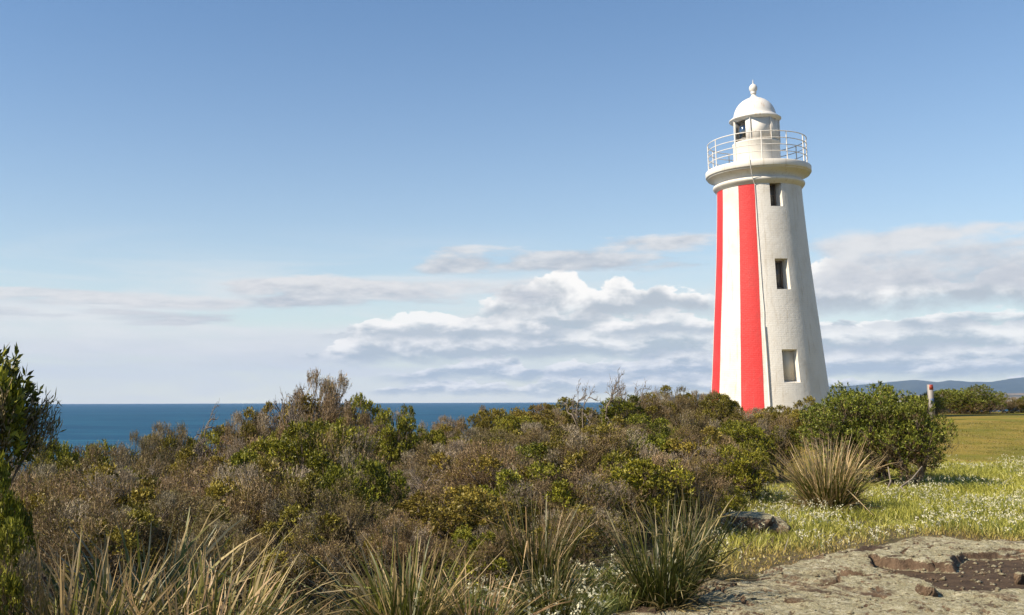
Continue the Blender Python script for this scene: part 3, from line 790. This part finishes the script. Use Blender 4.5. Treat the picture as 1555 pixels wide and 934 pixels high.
            add_leaves(A, q, dd, ls * (0.032 + 0.026 * g.random(ns * nb)), ls * (0.013 + 0.006 * g.random(ns * nb)), cc, g)
            add_leaves(A, p0 - ax * 0.12, ax, 0.15, 0.007, pick(BROWN, ns, g, 0.8), g)
    return B.build('branches', M['bark'], True), A.build('foliage', M['leaf'])
VAR = {
    'b': [gen_shrub(101 + i, 'brown') for i in range(4)],
    'm': [gen_shrub(201 + i, 'mixed') for i in range(4)],
    'g': [gen_shrub(301 + i, 'green') for i in range(3)],
    'o': [gen_shrub(401 + i, 'olive') for i in range(3)],
    'k': [gen_shrub(501 + i, 'dense', 120, 0.05, ls=1.05) for i in range(2)],
}
def grow(B, g, p, d, L, r, depth, wind):
    n = 4; pts = [p]; dd = d
    for i in range(n):
        dd = unit(dd + g.normal(size=3) * 0.24 + wind * 0.10); pts.append(pts[-1] + dd * L / n)
    tube(B, pts, np.linspace(r, r * 0.6, n + 1), 4 if depth > 1 else 3)
    if depth == 0: return
    for k in range(g.integers(3, 5)):
        i = g.integers(2, n + 1)
        grow(B, g, pts[i], unit(dd + g.normal(size=3) * 0.65 + wind * 0.3 + np.array([0, 0, 0.15])), L * (0.42 + 0.3 * g.random()), r * 0.6, depth - 1, wind)
def gen_bare(seed, wind):
    g = np.random.default_rng(seed); B = Acc()
    for k in range(3):
        grow(B, g, np.array([0, 0, -0.05]), unit(np.array([g.normal() * 0.25, g.normal() * 0.25, 1.0]) + np.array(wind) * 0.3), 0.55, 0.024, 4, np.array(wind))
    return B.build('branches', mat_bare, True)
mat_bare = mat('weathered_wood', lambda nt, b: setb(b, Base_Color=(0.20, 0.165, 0.13, 1), Roughness=0.9, Specular_IOR_Level=0.1))
GRP = {'b': 'brown twiggy heath shrubs', 'm': 'brown heath shrubs with green sprigs', 'g': 'green leafy heath shrubs', 'o': 'olive heath shrubs', 'k': 'dense dark green bushes'}
NAM = {'b': 'twiggy_shrub', 'm': 'heath_shrub', 'g': 'leafy_shrub', 'o': 'olive_shrub', 'k': 'green_bush'}
VAR['t'] = [gen_shrub(611, 'green', 46, 0.0, low=0.80, ls=1.7)]
VAR['n'] = [gen_shrub(621, 'green', 56, 0.0, ls=1.5), gen_shrub(622, 'green', 56, 0.0, ls=1.5)]
GRP['n'] = 'near green bushes'; NAM['n'] = 'leafy_shrub'
GRP['t'] = 'overhanging trees'; NAM['t'] = 'coastal_tree'
EXT = {}
for l_ in VAR.values():
    for br_, fo_ in l_:
        a_ = np.empty(len(fo_.vertices) * 3, np.float32); fo_.vertices.foreach_get('co', a_); a_ = a_.reshape(-1, 3)
        EXT[fo_.name] = (float(np.percentile(np.hypot(a_[:, 0], a_[:, 1]), 97)), float(np.percentile(a_[:, 2], 99.3)))
cnt = {k: 0 for k in VAR}
def shrub(kind, u, vtop, Y, wpx, label, zdrop=0.0, var=None):
    top = P(u, vtop, Y); x = top[0]; zb = float(terr(x, Y)) - 0.04 - zdrop
    w = wpx * Y / F; h = max(top[2] - zb, 0.5)
    i = cnt[kind] if var is None else var; cnt[kind] += 1
    br, fo = VAR[kind][i % len(VAR[kind])]
    o = empty(NAM[kind], (x, Y, zb), random.random() * 6.28)
    rr_, hh_ = EXT[fo.name]
    o.scale = (w / 2 / rr_, w / 2 / rr_, h / hh_)
    setprops(o, label, 'shrub', GRP[kind])
    obj('branches', br, o); obj('foliage', fo, o)
    return o

# nearest the sea and the lighthouse first, towards the camera last
SHRUBS = [
 # the skyline
 ('b', 35, 672, 15, 130, 'brown twiggy shrub on the far left, under the overhanging green tree'),
 ('g', 82, 674, 17, 70, 'small green-topped shrub just right of the overhanging tree, below the sea'),
 ('m', 150, 676, 18, 120, 'brown shrub with green crown below the open sea at far left'),
 ('b', 212, 660, 20, 90, 'rounded brown shrub rising first against the sea, left of the leaning twigs'),
 ('b', 262, 645, 22, 95, 'pale brown feathery shrub against the sea left of the leaning twigs'),
 ('m', 318, 655, 22, 90, 'brown and green shrub at the foot of the leaning bare twigs'),
 ('b', 372, 626, 23, 95, 'feathery brown shrub just right of the leaning bare twigs'),
 ('b', 425, 616, 24, 90, 'brown shrub left of the tall windswept shrub on the sea horizon'),
 ('b', 488, 570, 24, 130, 'tall windswept shrub standing highest above the sea horizon on the left'),
 ('m', 548, 606, 23, 90, 'shrub on the right shoulder of the tall windswept shrub'),
 ('g', 596, 622, 22, 84, 'dark green rounded shrub at the dip right of the tall windswept shrub'),
 ('g', 646, 646, 24, 70, 'low bright green shrub in the lowest dip of the skyline'),
 ('b', 690, 634, 26, 80, 'brown shrub right of the lowest dip of the skyline'),
 ('o', 742, 620, 28, 60, 'small olive shrub poking up against the sea in the middle'),
 ('g', 776, 632, 27, 70, 'low green shrub where the sea horizon meets the rising olive ridge'),
 ('o', 815, 616, 30, 90, 'olive shrub at the left end of the ridge that hides the horizon'),
 ('o', 866, 607, 32, 96, 'broad olive shrub at the foot of the leftmost bare dead shrub'),
 ('g', 940, 604, 31, 84, 'dark green shrub below the tallest bare dead shrub'),
 ('b', 985, 600, 34, 80, 'brown twiggy shrub right of the tallest bare dead shrub'),
 ('b', 1022, 588, 36, 90, 'high brown twiggy shrub on the ridge left of the lighthouse'),
 ('b', 1062, 596, 36, 70, 'brown shrub close to the left foot of the lighthouse'),
 ('o', 1092, 597, 33, 66, 'olive cushion-shaped shrub overlapping the left foot of the lighthouse'),
 ('b', 1132, 621, 31, 80, 'low brown shrub right below the red stripe of the lighthouse'),
 ('o', 1182, 618, 33, 80, 'small olive shrub below the conduit of the lighthouse'),
 ('o', 1222, 606, 30, 70, 'olive shrub at the right foot of the lighthouse, left of the green bush'),
 # second line
 ('b', 95, 706, 13, 150, 'brown shrub below the small green-topped shrub at far left'),
 ('m', 215, 700, 15, 140, 'greenish brown shrub in the second line left of the clearing of twigs'),
 ('b', 305, 684, 17, 140, 'wide brown shrub in front of the leaning bare twigs'),
 ('m', 395, 668, 18, 130, 'brown shrub with scattered green in front of the feathery brown shrub'),
 ('g', 455, 640, 19, 110, 'green shrub below and left of the tall windswept shrub'),
 ('m', 530, 645, 18, 120, 'brown shrub with green tips below the tall windswept shrub'),
 ('b', 668, 672, 19, 130, 'grey-brown twiggy shrub below the lowest dip of the skyline'),
 ('b', 745, 652, 21, 130, 'wide grey-brown shrub below the small olive skyline shrub'),
 ('b', 830, 642, 23, 120, 'grey-brown shrub in front of the olive ridge'),
 ('b', 905, 636, 24, 120, 'rounded grey-brown shrub in front of the bare dead shrubs'),
 ('m', 985, 634, 23, 110, 'brown and green shrub in front of the ridge left of the lighthouse'),
 ('b', 1052, 626, 24, 110, 'rounded brown shrub left of and below the red and white stripes'),
 ('g', 1120, 642, 20, 100, 'green shrub in front of the low brown shrub under the red stripe'),
 ('m', 1178, 634, 21, 90, 'brown and green shrub left of the big green bush'),
 # third line
 ('b', 60, 722, 10, 200, 'brown shrub behind the near green bush at the left edge'),
 ('b', 190, 712, 12, 190, 'bare-looking brown shrub behind the left straw tussock'),
 ('b', 300, 702, 13, 180, 'brown twiggy shrub behind the leaning straw blades'),
 ('m', 405, 688, 14, 170, 'brown shrub left of the vivid green shrub in the middle left'),
 ('g', 490, 648, 12.5, 180, 'vivid green shrub with dark hollows in the middle left of the thicket'),
 ('g', 548, 690, 11, 130, 'smaller vivid green shrub in front right of the vivid green shrub'),
 ('b', 632, 712, 16, 130, 'brown twiggy shrub right of the vivid green shrubs'),
 ('b', 735, 672, 14.5, 170, 'grey-brown shrub in the very middle of the thicket'),
 ('m', 812, 676, 16, 150, 'brown shrub with a green patch in the middle of the thicket'),
 ('b', 895, 650, 15.5, 160, 'pale grey-brown shrub below the rounded grey-brown one'),
 ('g', 972, 660, 17, 110, 'upright green shrub between two pale twiggy shrubs'),
 ('b', 1045, 652, 17, 140, 'pale fan-shaped twiggy shrub left of the green shrub below the lighthouse'),
 ('g', 1118, 676, 16, 100, 'dark green shrub bordering the flower meadow below the lighthouse'),
 # front line
 ('b', 120, 758, 9.0, 230, 'brown shrub right behind the left straw tussock'),
 ('b', 265, 748, 9.8, 210, 'dark brown shrub behind the middle of the straw tussocks'),
 ('b', 405, 706, 10.6, 190, 'dark twiggy shrub in front of the vivid green shrub, left part'),
 ('b', 505, 728, 10.0, 180, 'dark twiggy shrub in front of the vivid green shrubs, right part'),
 ('o', 690, 742, 10.6, 200, 'large olive green-tipped shrub behind the middle straw tussock'),
 ('b', 612, 782, 9.4, 140, 'low brown shrub behind the middle straw tussock, left of the olive shrub'),
 ('m', 800, 712, 11.4, 170, 'brown shrub behind the dark left tussock'),
 ('m', 885, 716, 11.4, 160, 'brown shrub with green tips between the two dark tussocks'),
 ('g', 965, 684, 12, 160, 'green and brown shrub behind the dark right tussock'),
 ('b', 1040, 694, 12.2, 150, 'brown shrub at the right end of the thicket behind the dark tussock'),
 ('g', 1095, 738, 13.5, 80, 'small green shrub at the right end of the thicket above the flat boulder'),
 ('b', 880, 770, 9.8, 150, 'low brown shrub in the gap between the two dark tussocks'),
 ('b', 455, 800, 8.4, 170, 'low dark brown shrub between the left tussocks and the centre straw tussock'),
 ('b', 340, 790, 8.6, 160, 'low brown shrub directly behind the right-hand foreground left tussock'),
 ('m', 735, 805, 8.6, 130, 'low greenish brown shrub between the centre straw tussock and the dark left tussock'),
 # beside the lawn
 ('k', 1298, 590, 19.5, 165, 'big dense green bush right of the lighthouse, its left dome'),
 ('k', 1362, 595, 19.0, 142, 'big dense green bush beside the lawn, the right dome overhanging the flowers'),
 ('k', 1464, 588, 57, 104, 'dark rounded bush at the far edge of the lawn', 0.6),
 ('b', 1530, 604, 58, 60, 'brownish bush on the far lawn edge at the right frame'),
 ('k', 1575, 600, 58, 70, 'green bush cut by the right frame on the far lawn edge', 0.6),
 ('k', 1400, 598, 50, 60, 'green bush behind the foot of the marker post', 0.4),
 # near left
 ('n', -22, 704, 5.8, 150, 'near shadowed green bush filling the lower left edge'),
 ('n', -4, 806, 5.0, 140, 'near dark green bush in the bottom left corner'),
]
for a in SHRUBS: shrub(*a)
t_ = shrub('t', -92, 553, 6.4, 300, 'green tree crown with upright sprigs reaching in from the left edge'); t_['category'] = 'tree'

for kd, (u, vt, Y, wpx, wind, seed, lab) in enumerate([
 (335, 604, 21, 60, (0.9, 0, 0.1), 1, 'leaning bare grey twigs in front of the sea at left'),
 (884, 574, 30, 46, (0.4, 0, 0.2), 2, 'leftmost of the bare dead shrubs on the ridge left of the lighthouse'),
 (918, 568, 31, 50, (0.4, 0, 0.2), 3, 'middle one of the bare dead shrubs on the ridge'),
 (945, 556, 31.5, 56, (0.3, 0, 0.2), 4, 'tallest bare dead shrub on the ridge left of the lighthouse'),
 (1000, 585, 35, 60, (0.2, 0, 0.2), 5, 'low bare dead twigs on the ridge nearest the lighthouse'),
 (500, 566, 24, 90, (0.5, 0, 0.1), 6, 'bare twigs sticking out of the tall windswept shrub'),
 (450, 586, 23.5, 50, (0.2, 0, 0.3), 7, 'thin bare twigs left of the tall windswept shrub'),
 (660, 700, 14.5, 120, (0.1, 0, 0.3), 8, 'pale bare twigs in the grey-brown middle of the thicket'),
 (430, 730, 11.5, 120, (0.0, 0, 0.3), 9, 'bare grey branches among the brown shrubs above the straw tussocks'),
 (1060, 660, 16, 80, (0.1, 0, 0.3), 10, 'pale bare twigs of the fan-shaped shrub'),
 (230, 700, 13, 130, (0.1, 0, 0.3), 11, 'bare grey branches among brown shrubs at the left'),
 (770, 668, 18, 90, (0.1, 0, 0.3), 12, 'pale bare stems rising in the centre of the thicket'),
]):
    me = gen_bare(700 + seed, wind)
    a_ = np.empty(len(me.vertices) * 3, np.float32); me.vertices.foreach_get('co', a_); a_ = a_.reshape(-1, 3)
    top = P(u, vt, Y); zb = float(terr(top[0], Y)) - 0.03
    hgt = top[2] - zb; s_z = hgt / a_[:, 2].max()
    s_x = wpx * Y / F / max(np.ptp(a_[:, 0]), 0.2)
    s_x = min(max(s_x, 0.5 * s_z), 1.1 * s_z)
    o = obj('bare_shrub', me, None, (top[0] - s_x * a_[a_[:, 2].argmax(), 0], Y, zb)); o.scale = (s_x, s_x, s_z)
    setprops(o, lab, 'dead shrub', 'bare dead shrubs')

# twisted bare limbs trailing out of the green bush onto the flowers
for (pts, lab) in (([(1328, 742), (1345, 736), (1352, 722), (1348, 700)], 'crooked bare limb trailing from the green bush, left one'), ([(1376, 748), (1368, 736), (1385, 724), (1400, 705)], 'crooked bare limb trailing from the green bush, right one')):
    A = Acc(); Y0 = 17.2; pp = np.array([P(u, v_, Y0 + 0.25 * i) for i, (u, v_) in enumerate(pts)])
    o0 = pp[0].copy(); tube(A, pp - o0, [0.014, 0.018, 0.016, 0.010], 6)
    o0[2] = float(terr(o0[0], o0[1])) + 0.03
    setprops(obj('bare_limb', A.build('bare_limb', mat_bare, True), None, o0), lab, 'branch', 'bare limbs under the green bush')

# ------------------------------------------------------------------ tussocks
def gen_tussock(seed, n, width, dry, spread=0.55, darkg=1.0, messy=0.18):
    g = np.random.default_rng(seed); A = Acc(); S = 8
    nt_ = int(n * 0.35)                       # dead thatch lying round the foot
    N = n + nt_; th_ = np.arange(N) >= n
    az = g.random(N) * 2 * np.pi; rad = 0.20 * np.sqrt(g.random(N)); L = 0.36 + 0.80 * g.random(N) ** 1.7
    L[th_] = 0.25 + 0.35 * g.random(nt_)
    tilt = spread * (g.random(N) ** 0.8) + 0.03; curl = 0.04 + 0.9 * g.random(N) ** 2.0 * spread * 1.8
    tilt[th_] = 0.7 + 0.8 * g.random(nt_)
    kink = np.where(g.random(N) < messy, g.integers(3, S, N), -1); kang = 0.5 + 1.3 * g.random(N)
    base = np.stack([rad * np.cos(az), rad * np.sin(az), 0 * az - 0.03], 1)
    az2 = az + g.normal(size=N) * 0.7
    pts = [base]; ang_ = tilt.copy()
    for k in range(S):
        ang_ = np.minimum(ang_ + curl / S * (0.4 + 1.2 * k / S) + np.where(kink == k, kang, 0), 2.6)
        d = np.stack([np.sin(ang_) * np.cos(az2), np.sin(ang_) * np.sin(az2), np.cos(ang_)], 1)
        nxt = pts[-1] + d * (L / S)[:, None]; nxt[:, 2] = np.maximum(nxt[:, 2], 0.01); pts.append(nxt)
    pts = np.array(pts)
    wdir = unit(np.stack([-np.sin(az2), np.cos(az2), 0.4 * g.normal(size=N)], 1) + g.normal(size=(N, 3)) * 0.5)
    prof = np.array([0.8, 1.0, 1.0, 1.0, 0.92, 0.82, 0.68, 0.45, 0.1])
    wd = width * (0.5 + 0.8 * g.random(N))
    off = wdir[None] * (wd[None] * prof[:, None])[..., None] * 0.5
    v = np.stack([pts + off, pts - off], 2)
    vi = np.arange((S + 1) * N * 2).reshape(S + 1, N, 2)
    f = np.stack([vi[:-1, :, 0], vi[:-1, :, 1], vi[1:, :, 1], vi[1:, :, 0]], -1)
    t = (np.arange(S) / (S - 1))[:, None, None]
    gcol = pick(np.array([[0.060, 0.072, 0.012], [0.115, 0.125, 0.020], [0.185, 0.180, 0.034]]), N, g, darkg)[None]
    scol = pick(np.array([[0.25, 0.165, 0.07], [0.42, 0.30, 0.14], [0.60, 0.46, 0.25]]), N, g)[None]
    thr = np.clip(g.normal(1 - dry, 0.28, N), 0, 1.2)[None, :, None]
    k = np.clip((t - thr) / 0.25, 0, 1); k = np.maximum(k, ((g.random(N) < dry * 0.4) | th_)[None, :, None] * 0.92)
    c = gcol * (1 - k) + scol * k * np.where(th_, 0.55, 1.0)[None, :, None]
    A.add(v.reshape(-1, 3), f.reshape(-1, 4), c.reshape(-1, 3))
    return A.build('blades', M['blade'])
TUS = {'straw': [gen_tussock(1, 500, 0.016, 0.30), gen_tussock(2, 500, 0.016, 0.28)],
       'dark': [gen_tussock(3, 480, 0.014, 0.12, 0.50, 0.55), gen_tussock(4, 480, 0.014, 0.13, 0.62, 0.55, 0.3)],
       'tan': [gen_tussock(5, 1200, 0.014, 0.42, 0.62, 1.0, 0.08)],
       'near': [gen_tussock(6, 440, 0.023, 0.34, 0.66, 1.0), gen_tussock(7, 440, 0.023, 0.32, 0.64, 1.0)]}
def tussock(kind, u, vtop, vbase, Y, wpx, label, i=0):
    top = P(u, vtop, Y); zb = float(terr(top[0], Y)); me = TUS[kind][i]
    a_ = np.empty(len(me.vertices) * 3, np.float32); me.vertices.foreach_get('co', a_); a_ = a_.reshape(-1, 3)
    h = (top[2] - zb) / np.percentile(a_[:, 2], 99.6); w = wpx * Y / F / (2 * np.percentile(np.abs(a_[:, 0]), 98))
    o = empty('grass_tussock', (top[0], Y, zb), random.random() * 6.28); o.scale = (w, w, h)
    obj('blades', me, o)
    setprops(o, label, 'grass tussock', 'grass tussocks')
tussock('near', 215, 802, 960, 6.3, 330, 'large straw-tipped tussock in the foreground left', 0)
tussock('near', 95, 835, 980, 5.3, 260, 'straw tussock in the bottom left corner beside the near bush', 1)
tussock('near', 345, 836, 980, 6.0, 220, 'straw tussock right of the large foreground one', 1)
tussock('near', 290, 872, 980, 5.4, 280, 'nearest tussock of long straw blades at the bottom left', 0)
tussock('straw', 612, 818, 950, 6.9, 230, 'straw-coloured tussock at the bottom left of centre', 0)
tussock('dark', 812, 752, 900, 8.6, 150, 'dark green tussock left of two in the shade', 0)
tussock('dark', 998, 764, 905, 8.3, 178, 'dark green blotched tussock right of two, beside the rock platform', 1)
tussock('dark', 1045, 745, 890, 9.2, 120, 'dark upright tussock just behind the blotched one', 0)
tussock('tan', 1252, 670, 772, 15.0, 128, 'tan tussock standing alone in the white flowers', 0)
tussock('dark', 830, 840, 960, 7.3, 150, 'low green tussock at the bottom among white flowers', 1)
tussock('near', 160, 850, 990, 5.5, 230, 'low dense tussock filling the gap in the foreground left', 1)
tussock('straw', 720, 870, 990, 6.8, 170, 'small green and straw tussock right of the centre foreground one', 1)

# ------------------------------------------------------------------ meadow and ground cover (uncountable)
def scatter(poly, n, g):
    p = np.array(poly); lo, hi = p.min(0), p.max(0); out = []
    while sum(len(o) for o in out) < n:
        q = lo + g.random((n * 2, 2)) * (hi - lo); out.append(q[inpoly(q[:, 0], q[:, 1], poly)])
    return np.concatenate(out)[:n]
def grass(name, label, pts, hmin, hmax, width, pal, g, dry=None, lean=0.5):
    n = len(pts); A = Acc()
    z = terr(pts[:, 0], pts[:, 1]) - 0.01
    base = np.concatenate([pts, z[:, None]], 1)
    patch = 0.25 + 1.5 * fbm(pts[:, 0] * 1.3, pts[:, 1] * 1.3, 3, 81)
    L = (hmin + (hmax - hmin) * g.random(n)) * patch
    if dry is not None: L = L * (1 - 0.62 * np.clip(dry, 0, 1))
    d = unit(np.concatenate([g.normal(size=(n, 2)) * lean, np.ones((n, 1))], 1)); s = unit(np.concatenate([g.normal(size=(n, 2)), np.zeros((n, 1))], 1))
    bend = np.concatenate([g.normal(size=(n, 2)) * 0.25, -0.10 * np.ones((n, 1))], 1)
    m = base + d * (L * 0.55)[:, None]; t = base + (d + bend) * L[:, None]
    w = (width * (0.6 + 0.8 * g.random(n)))[:, None]
    v = np.stack([base - s * w / 2, base + s * w / 2, m + s * w * 0.4, m - s * w * 0.4, t], 1).reshape(-1, 3)
    i = np.arange(n)[:, None] * 5
    tone = fbm(pts[:, 0] * 0.8, pts[:, 1] * 0.8, 3, 91)
    c = pick(pal, n, g) * (0.75 + 0.5 * tone)[:, None]
    if dry is not None:
        k_ = np.clip(dry + 0.5 * (fbm(pts[:, 0] * 1.6, pts[:, 1] * 1.6, 3, 111) - 0.5), 0, 1)[:, None]
        c = c * (1 - k_) + pick(np.array([[0.26, 0.17, 0.06], [0.42, 0.29, 0.10], [0.40, 0.33, 0.10]]), n, g) * k_
    A.add(v, i + np.array([0, 1, 2, 3]), c)
    A.f[3].append(i + np.array([3, 2, 4])); A.c[3].append(c)
    me = A.build(name, M['blade']); o = obj(name, me)
    return setprops(o, label, None, None, 'stuff')
gG = np.random.default_rng(55)
MEADOW = GP([(1068, 890), (1078, 830), (1100, 775), (1150, 745), (1230, 735), (1320, 728), (1375, 712), (1440, 706), (1560, 703), (1720, 703), (2150, 700), (2150, 835), (1760, 835), (1565, 826), (1430, 814), (1385, 819), (1335, 831), (1205, 854), (1130, 883)])
NEARM = GP([(690, 1000), (730, 900), (860, 880), (960, 885), (1065, 893), (1000, 915), (920, 940), (900, 1010)])
MP = np.array([[0.18, 0.195, 0.025], [0.35, 0.345, 0.052], [0.56, 0.51, 0.13]])
pm_ = scatter(MEADOW, 135000, gG)
dist_r = sdpoly(pm_[:, 0], pm_[:, 1], ROCK)
keep = dist_r < -0.05 - 0.5 * (fbm(pm_[:, 0] * 1.5, pm_[:, 1] * 1.5, 3, 95) - 0.35)
pm_ = pm_[keep]
grass('meadow_grass', 'yellow green grass of the flowering meadow beside the rock', pm_, 0.05, 0.18, 0.011, MP, gG, sstep(-1.1, -0.1, sdpoly(pm_[:, 0], pm_[:, 1], ROCK)) * 0.9)
pn_ = scatter(NEARM, 9000, gG)
grass('undergrowth', 'green herbs around the dark tussocks at the bottom', pn_, 0.08, 0.26, 0.013, np.array([[0.06, 0.085, 0.016], [0.12, 0.14, 0.03], [0.2, 0.19, 0.05]]), gG)
def flowers(name, label, pts, hmin, hmax, size, g):
    n = len(pts); A = Acc(); z = terr(pts[:, 0], pts[:, 1])
    patch = 0.25 + 1.5 * fbm(pts[:, 0] * 1.3, pts[:, 1] * 1.3, 3, 81)
    hgt = (hmin + (hmax - hmin) * g.random(n)) * patch
    c0 = np.concatenate([pts, (z + hgt)[:, None]], 1)
    size = np.repeat(size * (0.55 + 0.8 * g.random(n)), 5)[:, None]
    k = 5
    c = np.repeat(c0, k, 0) + g.normal(size=(n * k, 3)) * size * 0.35
    d = unit(g.normal(size=(n * k, 3)) + np.array([0, 0, -0.4]))
    cc = np.array([0.74, 0.69, 0.50]) * (0.7 + 0.35 * g.random((n * k, 1)))
    add_leaves(A, c, d, size[:, 0] * (0.7 + 0.5 * g.random(n * k)), size[:, 0] * 0.55, cc, g)
    st = np.concatenate([pts, (z - 0.01)[:, None]], 1); L = hgt
    add_leaves(A, st, unit(c0 - st), L, 0.006, np.array([0.16, 0.19, 0.05]), g)
    return setprops(obj(name, A.build(name, M['petal'])), label, None, None, 'stuff')
pf = scatter(MEADOW, 14000, gG)
pf = pf[(fbm(pf[:, 0] * 0.9, pf[:, 1] * 0.9, 3, 99) > 0.50) & (sdpoly(pf[:, 0], pf[:, 1], ROCK) < -0.12)]
flowers('meadow_flowers', 'small white flowers of the meadow between rock and lawn', pf, 0.08, 0.20, 0.023, gG)
pf = scatter(NEARM, 420, gG)
flowers('wild_flowers', 'small white flowers around the dark tussocks at the bottom', pf, 0.12, 0.27, 0.026, gG)
FRONT = [(-3.6, 4.2), (-4.6, 9.5), (-1.5, 10.5), (1.6, 9.6), (2.6, 8.4), (1.1, 6.2), (0.6, 4.2)]
pq = scatter(FRONT, 12000, gG)
pq = pq[sdpoly(pq[:, 0], pq[:, 1], ROCK) < -0.1]
grass('foreground_herbs', 'tangle of green herbs and dry stalks between the foreground tussocks', pq, 0.06, 0.20, 0.012, np.array([[0.05, 0.056, 0.012], [0.10, 0.095, 0.024], [0.18, 0.13, 0.06]]), gG, lean=0.6)
# dry grass on the soil margin of the rock, and short lawn grass
pr = scatter(GP([(1060, 912), (1130, 888), (1205, 858), (1335, 834), (1430, 818), (1565, 829), (1740, 832), (1740, 846), (1500, 838), (1400, 834), (1300, 862), (1210, 884), (1130, 906)]), 8000, gG)
pr = pr[fbm(pr[:, 0] * 2.2, pr[:, 1] * 2.2, 3, 105) > 0.47]
grass('dry_grass', 'dry tan grass in the soil pockets along the rock margin', pr, 0.03, 0.10, 0.008, np.array([[0.20, 0.12, 0.05], [0.33, 0.21, 0.09], [0.28, 0.24, 0.08]]), gG, lean=0.9)
LAWN = GP([(1380, 712), (2100, 706), (2100, 634), (1440, 641), (1395, 660)])
pl_ = scatter(LAWN, 90000, gG)
grass('lawn_grass', 'short mown grass of the lawn beyond the flowers', pl_, 0.025, 0.06, 0.012, np.array([[0.11, 0.112, 0.018], [0.17, 0.148, 0.032], [0.23, 0.178, 0.060]]), gG, lean=0.9)
# litter of twigs and herbs under the thicket
TH = [(-9, 5.5), (-12, 14), (-8, 24), (5, 30), (9, 26), (6.0, 16), (4.2, 11), (1.6, 8.6), (0.3, 6.0)]
pt_ = scatter(TH, 26000, gG)
grass('thicket_litter', 'dry stalks and low herbs covering the ground under the thicket', pt_, 0.08, 0.30, 0.009, np.array([[0.09, 0.07, 0.04], [0.17, 0.125, 0.075], [0.10, 0.105, 0.025]]), gG, lean=0.7)

# ------------------------------------------------------------------ air
HAZE = True
if HAZE:
    A = Acc(); box(A, (-27000, -3500, SEA_Z - 2), (27000, 18500, 620))
    hm = bpy.data.materials.new('haze'); hm.use_nodes = True; nt = hm.node_tree; nt.nodes.clear()
    pv = nt.nodes.new('ShaderNodeVolumePrincipled'); pv.inputs['Color'].default_value = (0.40, 0.58, 0.93, 1); pv.inputs['Density'].default_value = 3.2e-5
    ou = nt.nodes.new('ShaderNodeOutputMaterial'); nt.links.new(pv.outputs[0], ou.inputs['Volume'])
    setprops(obj('haze', A.build('haze', hm)), None, None, None, 'stuff')

# loose grit and chips of stone lying on the rock and in the soil hollow
gp = np.random.default_rng(88)
pts = np.concatenate([scatter(PIT, 260, gp), scatter(ROCK, 500, gp)])
pts = pts[(pts[:, 1] > 6.3) & (pts[:, 0] > 0.4) & (pts[:, 0] < 8.4)]
hz0 = rock_h(pts[:, 0], pts[:, 1])[0] + terr(pts[:, 0], pts[:, 1])
A = Acc()
ico = np.array([(1, 0, 0), (0, 1, 0), (-1, 0, 0), (0, -1, 0), (0, 0, 1), (0, 0, -1)], float)
icf = np.array([(0, 1, 4), (1, 2, 4), (2, 3, 4), (3, 0, 4), (1, 0, 5), (2, 1, 5), (3, 2, 5), (0, 3, 5)])
for (x, y), z in zip(pts, hz0):
    r_ = 0.008 + 0.022 * gp.random() ** 3
    A.add(ico * (0.7 + 0.6 * gp.random((6, 1))) * np.array([1.2, 1.0, 0.6]) * r_ + np.array([x, y, z + r_ * 0.2]), icf)
me = A.build('grit', M['rock'])
setprops(obj('grit', me), 'loose grit and small chips of stone on the rock', None, None, 'stuff')
